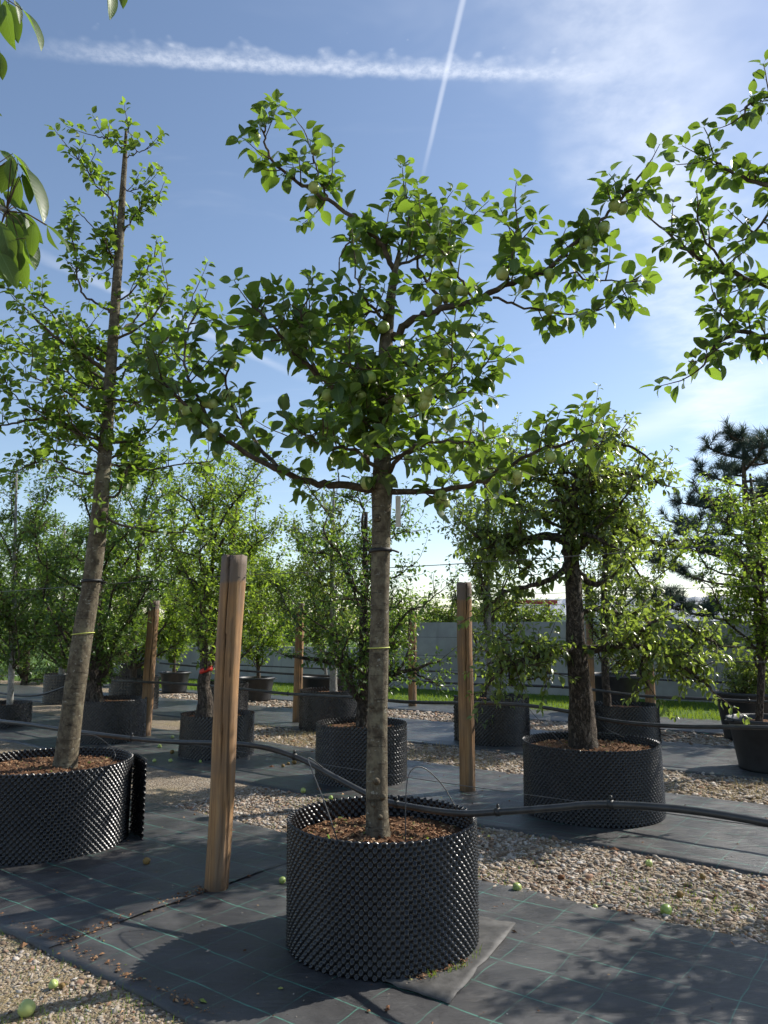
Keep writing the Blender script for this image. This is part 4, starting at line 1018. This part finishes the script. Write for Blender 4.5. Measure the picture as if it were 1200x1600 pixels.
potted('fruit_tree', 'bright green tree in the pot behind the stump', 'fruit tree', P360, 13.9, [(357, 1075, 10), (358, 1000, 9), (362, 900, 7), (368, 800, 5)], (368, 830), (100, 160), 15, 57, 'light_leaf', 'apple_limb', .08, 8, 6, 3, .8, .2, .02)
potted('pear_tree', 'airy tree with a whitish trunk and drooping leaves', 'fruit tree', P522, 12.0, [(521, 1082, 14), (521, 1030, 12), (520, 960, 11), (519, 890, 8), (520, 820, 6), (522, 760, 4)], (512, 860), (100, 145), 13, 58, 'pear_leaf', 'grey_bark', .07, 8, 7, 2, .8, .7, .018)
potted('pear_tree', 'tree with a pale straight trunk and drooping shoots over its pot', 'fruit tree', P765, 10.6, [(766, 1098, 12), (765, 1040, 11), (763, 980, 11), (762, 900, 9), (760, 820, 7), (757, 720, 5), (754, 640, 3)], (757, 775), (88, 170), 15, 59, 'pear_leaf', 'grey_bark', .065, 9, 7, 2, .8, .6, .016,
       extra=[([(765, 1060, 0), (780, 1050, -.2), (785, 1080, -.35), (778, 1108, -.42)], .008, .003), ([(764, 1020, 0), (745, 1015, -.2), (735, 1050, -.3)], .008, .003), ([(762, 960, 0), (800, 940, .0), (830, 950, 0)], .012, .004)])
potted('pear_tree', 'slim trunked tree standing behind the thick pear', 'fruit tree', P958, 10.5, [(950, 1108, 14), (946, 1060, 13), (945, 1000, 12), (944, 920, 10), (946, 840, 7), (948, 780, 4)], (968, 860), (95, 120), 12, 60, 'pear_leaf', 'pear_bark', .062, 8, 7, 2, .8, .5, .018)
potted('pear_tree', 'light green tree in the tall smooth container before the pine', 'fruit tree', PR1, 8.55, [(1185, 1140, 12), (1190, 1050, 12), (1192, 950, 12), (1186, 880, 10), (1178, 800, 7), (1172, 740, 4)], (1160, 860), (98, 135), 15, 61, 'light_leaf', 'pear_bark', .058, 10, 8, 2, .9, .5, .018)
potted('bush', 'low leafy bush in the big smooth container', 'bush', PR2, 10.9, [(1160, 1085, 8), (1165, 1060, 6), (1170, 1040, 4)], (1180, 1060), (40, 35), 8, 62, 'pear_leaf', 'apple_limb', .06, 14, 8, 2, 1, .5, .01)
potted('fruit_tree', 'yellow green tree in the tub by the low wall', 'fruit tree', PT2, 16.75, [(404, 1055, 7), (402, 1010, 6), (402, 960, 5), (402, 900, 4)], (404, 925), (65, 95), 13, 63, 'light_leaf', 'apple_limb', .085, 9, 7, 2, .9, .2, .014)
potted('fruit_tree', 'small tree in the grey tub beside the pale path', 'fruit tree', PT1, 18.9, [(272, 1052, 6), (273, 1000, 5), (275, 940, 4)], (275, 935), (65, 90), 12, 64, 'light_leaf', 'apple_limb', .09, 9, 7, 2, .9, .2, .014)
potted('fruit_tree', 'thin tree in the tall dark tub on the lawn edge', 'fruit tree', PT4, 14.3, [(948, 1062, 6), (950, 1000, 6), (952, 920, 5), (955, 860, 3)], (985, 880), (75, 95), 11, 65, 'pear_leaf', 'grey_bark', .08, 7, 6, 2, .9, .4, .016)
potted('fruit_tree', 'thin tree in the large grey tub behind the whitish trunk', 'fruit tree', PT3, 15.2, [(510, 1066, 6), (505, 1000, 5), (495, 920, 4), (490, 850, 3)], (480, 880), (60, 110), 11, 66, 'light_leaf', 'grey_bark', .08, 8, 6, 2, .9, .3, .014)
# spiky plant in the tub
# red paint on the stump cut
ring('sealed_cut', 'band of red wound paint on the stump beside the split post', 'paint', at(322, 1047, 9.55), radpx(20.5, 9.55), .06, 'red_paint', .35, False)

# ---------------------------------------------------------------- neighbours whose branches reach into the picture
bx = PR3; Y3 = bx[1]
tr = [(np.array([bx[0], bx[1], bx[2]-.05]), .075), (np.array([bx[0], bx[1], 1.2]), .066), (np.array([bx[0]+.02, bx[1]+.02, 1.9]), .055), (np.array([bx[0]+.02, bx[1]+.05, 2.6]), .04), (np.array([bx[0], bx[1]+.05, 3.3]), .02)]
LQ = []
def NB(lst, r0=.02, r1=.004): LQ.append((np.array(lst), r0, r1))
tA, tB, tC = tr[2][0], tr[3][0], np.array([bx[0], bx[1], 1.6])
NB([tA, at(1420, 520, 2.6), at(1260, 475, 3.0), at(1190, 443, 3.2), at(1120, 418, 3.3), at(1065, 385, 3.35), at(1020, 345, 3.4)], .026)
NB([at(1140, 425, 3.28), at(1100, 372, 3.3), at(1090, 330, 3.3)], .007)
NB([tA, at(1420, 600, 2.7), at(1280, 545, 3.0), at(1200, 525, 3.15), at(1150, 520, 3.2), at(1115, 545, 3.22), at(1095, 575, 3.22)], .02)
NB([at(1160, 520, 3.2), at(1130, 490, 3.25), at(1118, 465, 3.25)], .006)
NB([tB, at(1400, 330, 2.7), at(1270, 300, 3.0), at(1190, 290, 3.15), at(1140, 265, 3.2), at(1110, 248, 3.2)], .02)
NB([at(1240, 300, 3.0), at(1195, 340, 3.1), at(1165, 390, 3.15)], .008)
NB([tB, at(1400, 200, 2.7), at(1270, 165, 3.0), at(1205, 150, 3.1), at(1175, 160, 3.12), at(1158, 182, 3.12)], .016)
for a in range(7):
    an = a*2.3+.3; r_ = 1.0; z1 = 1.8+.27*a
    e = np.array([bx[0]+abs(math.cos(an))*r_*.9+.15, bx[1]+math.sin(an)*r_*.7-.2, z1+.5]); NB([np.array([bx[0], bx[1], z1-.2]), np.array([bx[0], bx[1], z1])*.5+e*.5, e], .018)
tree('apple_tree', 'apple tree at the edge whose dark leafy branches reach over the sky', 'apple tree', (bx[0], bx[1], bx[2]-.01), tr, LQ, 71, 'apple', 'apple_leaf', .082,
     twig_per_m=9, twig_len=(.10, .24), spur_per_m=13, nleaf_parts=220, up=.45, droop=.35, fruits=0)
bx = PR4
tr = [(np.array([bx[0], bx[1], bx[2]-.05]), .08), (np.array([bx[0], bx[1], 1.2]), .07), (np.array([bx[0]+.02, bx[1]+.02, 2.0]), .055), (np.array([bx[0], bx[1]+.05, 3.1]), .02)]
lb = crown_limbs(tr, (bx[0], bx[1], 2.25), (1.05, 1.15, 1.0), 15, np.random.default_rng(81), .024, 3)
tree('apple_tree', 'apple tree after the gnarled pear that shades the front mat', 'apple tree', (bx[0], bx[1], bx[2]-.01), tr, lb, 81, 'far', 'apple_leaf', .075, twig_per_m=10, spur_per_m=9, twig_len=(.14, .3), twig_sides=3)

# walnut beside the camera: compound leaves
wb = np.array([-2.75, 1.55, 0]); wroot = thing('walnut_tree', wb, 'walnut tree at the edge with large leaflets hanging in over the sky', 'walnut tree')
V, F = tube(catmull([wb+np.array([0, 0, -.05]), wb+np.array([.02, 0, 1.4]), wb+np.array([0, .05, 2.6]), wb+np.array([.1, .1, 4.2])], 6), np.linspace(.11, .05, 19), 14, .05); mk('trunk', V, F, 'grey_bark', wroot, wb)
WY = 1.95; WL = []
def wbranch(pts, r0, r1):
    P = catmull(pts, 6); V, F = tube(P, np.linspace(r0, r1, len(P)), 8, .05); mk('branch', V, F, 'grey_bark', wroot, wb)
wbranch([wb+np.array([.0, .05, 2.3]), at(-330, 380, WY), at(-160, 330, WY), at(-50, 300, WY), at(10, 330, WY)], .03, .007)
wbranch([wb+np.array([.05, .08, 2.9]), at(-330, 60, WY), at(-160, 20, WY), at(-40, -20, WY), at(60, -60, WY), at(150, -50, WY)], .03, .006)
wbranch([wb+np.array([.0, .05, 2.2]), at(-300, 480, WY+.2), at(-120, 420, WY+.1), at(-20, 395, WY)], .025, .006)
WG = Geo()
def wleaf(x0, y0, x1, y1, dy=0.0, nrm=None, size=None):
    a, b = at(x0, y0, WY+dy), at(x1, y1, WY+dy+.02); D = b-a; N = np.array(nrm if nrm is not None else (NR.normal(0, .5), -.9, .55+NR.normal(0, .3)))
    WL.append((a, D, N, np.linalg.norm(D)))
for q in ((20, 240, 60, 285, 0, (.3, -.2, 1)), (28, 255, 84, 335, 0, (.7, -.3, .8)), (30, 275, 26, 322, .02, None), (35, 272, 52, 315, .0, (.9, -.6, .2)), (22, 248, 0, 300, .03, None), (18, 245, 14, 290, -.02, None),
          (25, 325, 52, 362, 0, (.5, -.3, .9)), (72, 352, 115, 385, -.02, (.4, -.2, 1)), (74, 352, 84, 392, -.01, (-.8, -.6, .3)), (52, 350, 46, 402, .02, None), (28, 372, 32, 420, 0, None), (10, 360, 2, 430, 0, None), (0, 372, 30, 440, .04, None), (20, 395, 60, 405, .03, None),
          (12, 385, 14, 446, -.02, None), (34, 390, 36, 448, .02, None), (0, 310, 8, 338, .02, None), (40, 345, 58, 388, .05, None), (-10, 340, 18, 372, .05, None), (5, 330, 40, 350, .06, None), (-20, 300, 10, 330, .06, None), (-20, 250, 8, 272, .05, None),
          (22, 0, 36, 34, .02, (1, -.5, .3)), (35, 15, 75, 70, 0, (.7, -.3, .8)), (8, 0, 12, 70, 0, None), (0, 82, 4, 122, 0, None), (-10, 10, 20, 20, .03, None), (-20, 170, 4, 178, 0, None), (14, 5, 28, 60, .04, None),
          (10, 340, 45, 398, .1, None), (32, 332, 62, 378, .08, None), (5, 300, 42, 326, .09, None), (-5, 380, 24, 434, .1, None), (15, 405, 48, 440, .07, None), (42, 368, 62, 418, .06, (.6, -.5, .6)), (0, 235, 30, 262, .05, None), (2, 350, 20, 410, -.04, (.2, -.9, .5)), (0, 395, 28, 446, -.05, (.1, -.8, .6)), (40, 372, 44, 420, -.03, (-.6, -.6, .6)),
          (168, -28, 180, 26, -.05, (.8, -.5, .4)), (190, -30, 194, 10, -.05, None), (120, -50, 110, -5, 0, None)):
    wleaf(*q)
rg = np.random.default_rng(9)
for k in range(60):
    x, y = rg.uniform(-330, -15), rg.choice([rg.uniform(-60, 120), rg.uniform(230, 460)]); wleaf(x, y, x+rg.uniform(-25, 40), y+rg.uniform(45, 85), rg.uniform(-.15, .2))
P = np.array([q[0] for q in WL]); M = leaf_frames(np.array([q[1] for q in WL]), np.array([q[2] for q in WL])); S = np.array([q[3] for q in WL])
leaf_parts(P, M, S, 'walnut', 'walnut_leaf', wroot, wb)
G = Geo()
anch = [at(10, 330, WY), at(-50, 300, WY), at(-20, 395, WY), at(-40, -20, WY), at(60, -60, WY), at(150, -50, WY), at(-120, 420, WY+.1), at(-160, 330, WY), at(-160, 20, WY), at(-330, 380, WY), at(-330, 60, WY)]
for a in P:
    c = min(anch, key=lambda q: np.linalg.norm(q-a)); m = (a+c)/2+np.array([0, 0, .015]); V, F = tube([c, m, a], [.0022, .0018, .0014], 4); G.add(V, F)
V, F = G.out(); kind(mk('leaf_stalks', V, F, 'twig', wroot, wb), 'stuff')

# ---------------------------------------------------------------- trees beyond
def far_tree(label, X, Y, h, rx, rz, seed, lmat, n=14, llen=.14, name='background_tree', grp='trees beyond the nursery'):
    rg = np.random.default_rng(seed); b = np.array([X, Y, 0.0])
    tr = [(b+np.array([0, 0, -.1]), .10), (b+np.array([.05, 0, h*.3]), .085), (b+np.array([0, .05, h*.6]), .06), (b+np.array([.05, 0, h*.9]), .025)]
    lb = crown_limbs(tr, b+np.array([0, 0, h-rz]), (rx, rx*.8, rz), n, rg, .035, 3, start=.15)
    return tree(name, label, 'tree', b, tr, lb, seed, 'far', lmat, llen, 'apple_limb', 'apple_limb', twig_per_m=8, twig_len=(.3, .7), spur_per_m=7, up=.5, droop=.25, spacing=.075, twig_sides=3, trunk_sides=8, start=.1, group=grp)
for i, (x, Y, top, rx, lm, lab) in enumerate((
        (-40, 24, 790, 2.6, 'dark_leaf', 'dark leafy tree far behind the slim young tree'),
        (50, 27, 800, 2.7, 'light_leaf', 'pale leafy tree far behind the dense dark potted tree'),
        (150, 30, 810, 2.9, 'dark_leaf', 'dark leafy tree far behind the knotty trunk'),
        (285, 33, 850, 2.6, 'light_leaf', 'pale leafy tree far behind the stump tree'),
        (395, 26, 840, 2.0, 'light_leaf', 'sunny yellow green tree beyond the low wall left of the slender post'),
        (465, 30, 880, 2.0, 'dark_leaf', 'dark leafy tree beyond the low wall behind the slender post'),
        (610, 27, 920, 1.6, 'light_leaf', 'pale leafy tree beyond the wall behind the front apple trunk'))):
    q = at(x, top, Y); far_tree(lab, q[0], Y, q[2], rx, q[2]*.46, 100+i, lm)
for i, (x, Y) in enumerate(((705, 24), (760, 23.5), (822, 23), (1010, 25))):
    q = at(x, 932+5*i % 9, Y); far_tree(['clipped pale green shrub beyond the wall left of the brown post', 'pale green shrub beyond the wall right of the brown post', 'pale green shrub beyond the wall under the red frame', 'pale shrub beyond the wall beside the metal roof'][i], q[0], Y, q[2], 1.25, q[2]*.46, 130+i, 'hedge_leaf', 24, .13, 'garden_shrub', 'shrubs beyond the wall')

for i, (x, Y) in enumerate(((-20, 20.5), (45, 21.5), (110, 22.5), (175, 24))):
    q = at(x, 955+6*i, Y); far_tree(['dark shrub far behind the low pot', 'broad dark shrub far behind the slim young trunk', 'dark shrub far behind the dense potted tree', 'dark shrub beside the orange brown post'][i], q[0], Y, q[2], 1.1, q[2]*.5, 140+i, 'dark_leaf', 9, .11, 'garden_shrub', 'shrubs at the far edge')
rg = np.random.default_rng(91); k = 16000; X = rg.uniform(-52, 58, k)
hh = np.array([2.9+1.5*fnoise(x*.16, 1.7)+.7*fnoise(x*.6, 4.1) for x in X])
P = np.stack([X, 66+rg.uniform(0, 5, k), hh*np.sqrt(rg.random(k))], 1)
wood = leaves_bulk('far_woods', P, leaf_frames(rg.normal(0, 1, (k, 3)), rg.normal(0, 1, (k, 3))+np.array([0, -.3, .8])), rg.uniform(.25, .55, k), 'far', 'light_leaf', None, np.array([0, 66.0, 0]), False)
tag(wood, 'distant line of trees along the horizon', 'woods')
# ---------------------------------------------------------------- pine
def pine(b, h, label, seed):
    rg = np.random.default_rng(seed); root = thing('pine_tree', b, label, 'pine tree'); b = np.asarray(b, float)
    V, F = tube(catmull([b+np.array([0, 0, -.1]), b+np.array([.06, 0, h*.35]), b+np.array([-.05, 0, h*.7]), b+np.array([0, 0, h])], 6), np.linspace(.12, .02, 19), 12, .08); mk('trunk', V, F, 'pine_bark', root, b)
    tips = []
    for i in range(34):
        z = h*(.22+.78*(i/34)**.9); a = i*2.4+rg.uniform(-.4, .4); L = (2.0*(1-(z/h)**2.2)+.30)*rg.uniform(.75, 1.15)
        s = b+np.array([0, 0, z]); e = s+np.array([math.cos(a)*L, math.sin(a)*L*.8, L*rg.uniform(.1, .4)]); m = (s+e)/2+np.array([0, 0, -.06*L])
        P = catmull([s, m, e], 6); V, F = tube(P, np.linspace(.028, .01, len(P)), 6, .08); mk('branch', V, F, 'pine_bark', root, b)
        for j in range(int(5+L*9)):
            t = rg.uniform(.3, 1); p = P[int(t*(len(P)-1))]; d = rg.normal(0, 1, 3); d[2] = abs(d[2])*.6+.1; d /= np.linalg.norm(d); tips.append((p, p+d*rg.uniform(.12, .34)))
        tips.append((m*.2+e*.8, e+np.array([0, 0, .15])))
    tips.append((b+np.array([0, 0, h-.2]), b+np.array([0, 0, h+.15])))
    G = Geo(); NV = []
    for p, q in tips:
        V, F = tube([p, q], [.009, .006], 4, close=False); G.add(V, F)
        k = 95; t = rg.uniform(.15, 1.05, k); c = p+(q-p)*t[:, None]; ax = (q-p)/np.linalg.norm(q-p)
        d = rg.normal(0, 1, (k, 3)); d -= np.outer(d@ax, ax); d /= np.linalg.norm(d, axis=1)[:, None]; d = d*.85+ax*rg.uniform(.35, 1.1, k)[:, None]; d /= np.linalg.norm(d, axis=1)[:, None]
        sd = np.cross(d, rg.normal(0, 1, (k, 3))); sd /= np.linalg.norm(sd, axis=1)[:, None]; L = rg.uniform(.12, .20, k)[:, None]
        NV.append(np.stack([c-sd*.0050, c+sd*.0050, c+d*L], 1))
    V, F = G.out(); kind(mk('twigs', V, F, 'pine_bark', root, b), 'stuff')
    NV = np.concatenate(NV).reshape(-1, 3); kind(mk('needles', NV, np.arange(len(NV)).reshape(-1, 3), 'needle', root, b, False), 'stuff')
q = at(1160, 672, 12.6); pine((q[0], 12.6, 0), q[2]-.1, 'dark blue green pine in front of the metal roofed shed', 5)

# ================================================================== SMALL THINGS
def fallen(x, y, r, label, mat='apple', z=0.0, group=None):
    p = gnd(x, y, r*.9+z); o = bpy.data.objects.new('fallen_apple', apple_mesh(mat)); COL.objects.link(o)
    o.location = Vector((p[0], p[1], z+r*.86)); o.scale = (r, r, r); o.rotation_euler = (rnd.uniform(-.9, .9)+1.2, rnd.uniform(-.9, .9), rnd.uniform(0, 6)); return tag(o, label, 'apple', group)
fallen(808, 1386, .027, 'green fallen apple at the edge of the gravel right of the front pot')
fallen(1041, 1421, .031, 'largest green fallen apple in the shaded gravel')
fallen(1014, 1349, .023, 'yellow green fallen apple beside the edge of the second mat')
fallen(1062, 1397, .020, 'small yellowish fallen apple in the shaded gravel', 'rot_apple')
fallen(1098, 1369, .018, 'small fallen apple half hidden in the gravel by the second mat', 'rot_apple')
fallen(930, 1417, .015, 'tiny fallen apple beside the flat grey stone')
fallen(42, 1575, .033, 'large yellow green fallen apple on the strawy gravel')
fallen(83, 1538, .020, 'small yellow fallen apple on the strawy gravel')
fallen(97, 1540, .013, 'tiny brownish apple beside the small yellow one', 'rot_apple')
fallen(441, 1375, .021, 'green fallen apple on the mat against the front pot', z=.012)
fallen(229, 1345, .024, 'brown rotten apple on the mat beside the left wide pot', 'rot_apple', .02)
fallen(517, 1246, .020, 'pale fallen apple on the second mat behind the front pot rim', z=.012)
fallen(474, 1235, .026, 'dark green fallen apple on the second mat by the dimpled pot', z=.012)
for i in range(16):
    x, y = rnd.uniform(170, 460), rnd.uniform(1135, 1200); fallen(x, y, rnd.uniform(.016, .028), 'small fallen apple scattered round the stump pot', rnd.choice(['apple', 'rot_apple', 'apple']), .012, 'fallen apples round the stump pot')
# flat grey stone and reddish stone on the gravel
for (x, y, sx, sy, sz, m, lab) in ((945, 1418, .055, .03, .012, 'mat_patch', 'flat grey stone at the edge of the front mat'), (877, 1374, .026, .024, .020, 'brown_leaf', 'reddish stone in the sunny gravel')):
    p = gnd(x, y); V = IV*np.array([sx, sy, sz])*(1+np.random.default_rng(int(x)).uniform(-.12, .12, (12, 1))); V = V+np.array([p[0], p[1], sz*.6])
    tag(mk('stone', V, IF, m, base=(p[0], p[1], 0), smooth=False), lab, 'stone')
# litter on the mats: crumbs, bits of leaf
def litter(name, label, k, s0, s1, n0, n1, seed, size, z, clump=None):
    rg = np.random.default_rng(seed); G = Geo()
    for i in range(k):
        if clump is not None:
            t = rg.random(); c = clump[0]*(1-t)+clump[1]*t; s, n = c[0]+rg.normal(0, .035), c[1]+rg.normal(0, .02)
        else: s, n = rg.uniform(s0, s1), rg.uniform(n0, n1)
        p = sn(s, n, z); a = rg.uniform(0, 6.28); l = size*math.exp(rg.normal(0, .6)); wd = l*rg.uniform(.25, .8)
        ax = np.array([math.cos(a), math.sin(a), rg.normal(0, .15)]); nx = np.array([-math.sin(a), math.cos(a), rg.normal(0, .15)])
        vs = np.array([p+ax*l, p+nx*wd, p-ax*l, p-nx*wd, p+np.array([0, 0, l*.45])]); G.add(vs, [(0, 1, 4), (1, 2, 4), (2, 3, 4), (3, 0, 4)])
    V, F = G.out(); return tag(kind(mk(name, V, F, 'chips' if 'leaf' in name else 'pebbles', smooth=False), 'stuff'), label, 'litter')
litter('leaf_litter', 'brown leaf crumbs scattered over the front mat', 330, -5.5, .8, 2.2, 4.2, 301, .0046, .021)
litter('grit', 'pale grit specks scattered over the front mat', 420, -5.5, .8, 2.2, 4.2, 302, .0032, .020)
litter('leaf_litter', 'brown leaf crumbs along the seam of the front mat', 420, 0, 0, 0, 0, 303, .0050, .023, (np.array([-3.66, 2.2]), np.array([-3.66, 3.2])))
litter('leaf_litter', 'brown leaf crumbs collected at the left front edge of the mat', 380, 0, 0, 0, 0, 304, .0050, .021, (np.array([-4.5, 2.24]), np.array([-2.5, 2.2])))
litter('leaf_litter', 'brown leaf crumbs scattered over the second mat', 260, -7, 2.5, 5.6, 7.4, 305, .009, .018)
litter('leaf_litter', 'brown leaf bits lying among the gravel behind the front row', 900, -5.5, 1.2, 4.25, 5.5, 306, .007, .016)
litter('leaf_litter', 'brown leaf bits lying in the strawy gravel', 500, -6, -1.6, 1.2, 2.15, 307, .005, .012)
rg = np.random.default_rng(77); a_ = rg.uniform(-.6, .5, 26); r_ = rg.uniform(.12, .38, 26)
SP = np.stack([C_POT[0]+r_*np.cos(a_), C_POT[1]+r_*np.sin(a_), np.full(26, .48)], 1)
LPm = leaf_frames(rg.normal(0, 1, (26, 3))*np.array([1, 1, .3])+np.array([0, 0, .35]), np.tile([0, 0, 1.0], (26, 1))+rg.normal(0, .2, (26, 3)))
sd_ = leaves_bulk('seedlings', SP, LPm, rg.uniform(.018, .034, 26), 'far', 'light_leaf', None, np.array([0, 0, 0.0]), False); tag(sd_, 'tiny green seedlings in the soil of the front pot', 'seedlings')
a_ = rg.uniform(-1.15, -.35, 60); SP = np.stack([C_POT[0]+(.495+rg.uniform(0, .03, 60))*np.cos(a_), C_POT[1]+(.495+rg.uniform(0, .03, 60))*np.sin(a_), np.full(60, .018)], 1)
tag(blades('weeds', SP, .035, .0018, 78, 'grass', .6), 'thin weeds growing at the foot of the front pot', 'weeds')
litter('leaf_litter', 'brown crumbs at the foot of the front pot', 260, 0, 0, 0, 0, 308, .005, .030, (np.array([-2.02, 2.92]), np.array([-1.93, 3.2])))
print('leaves', tree.count)
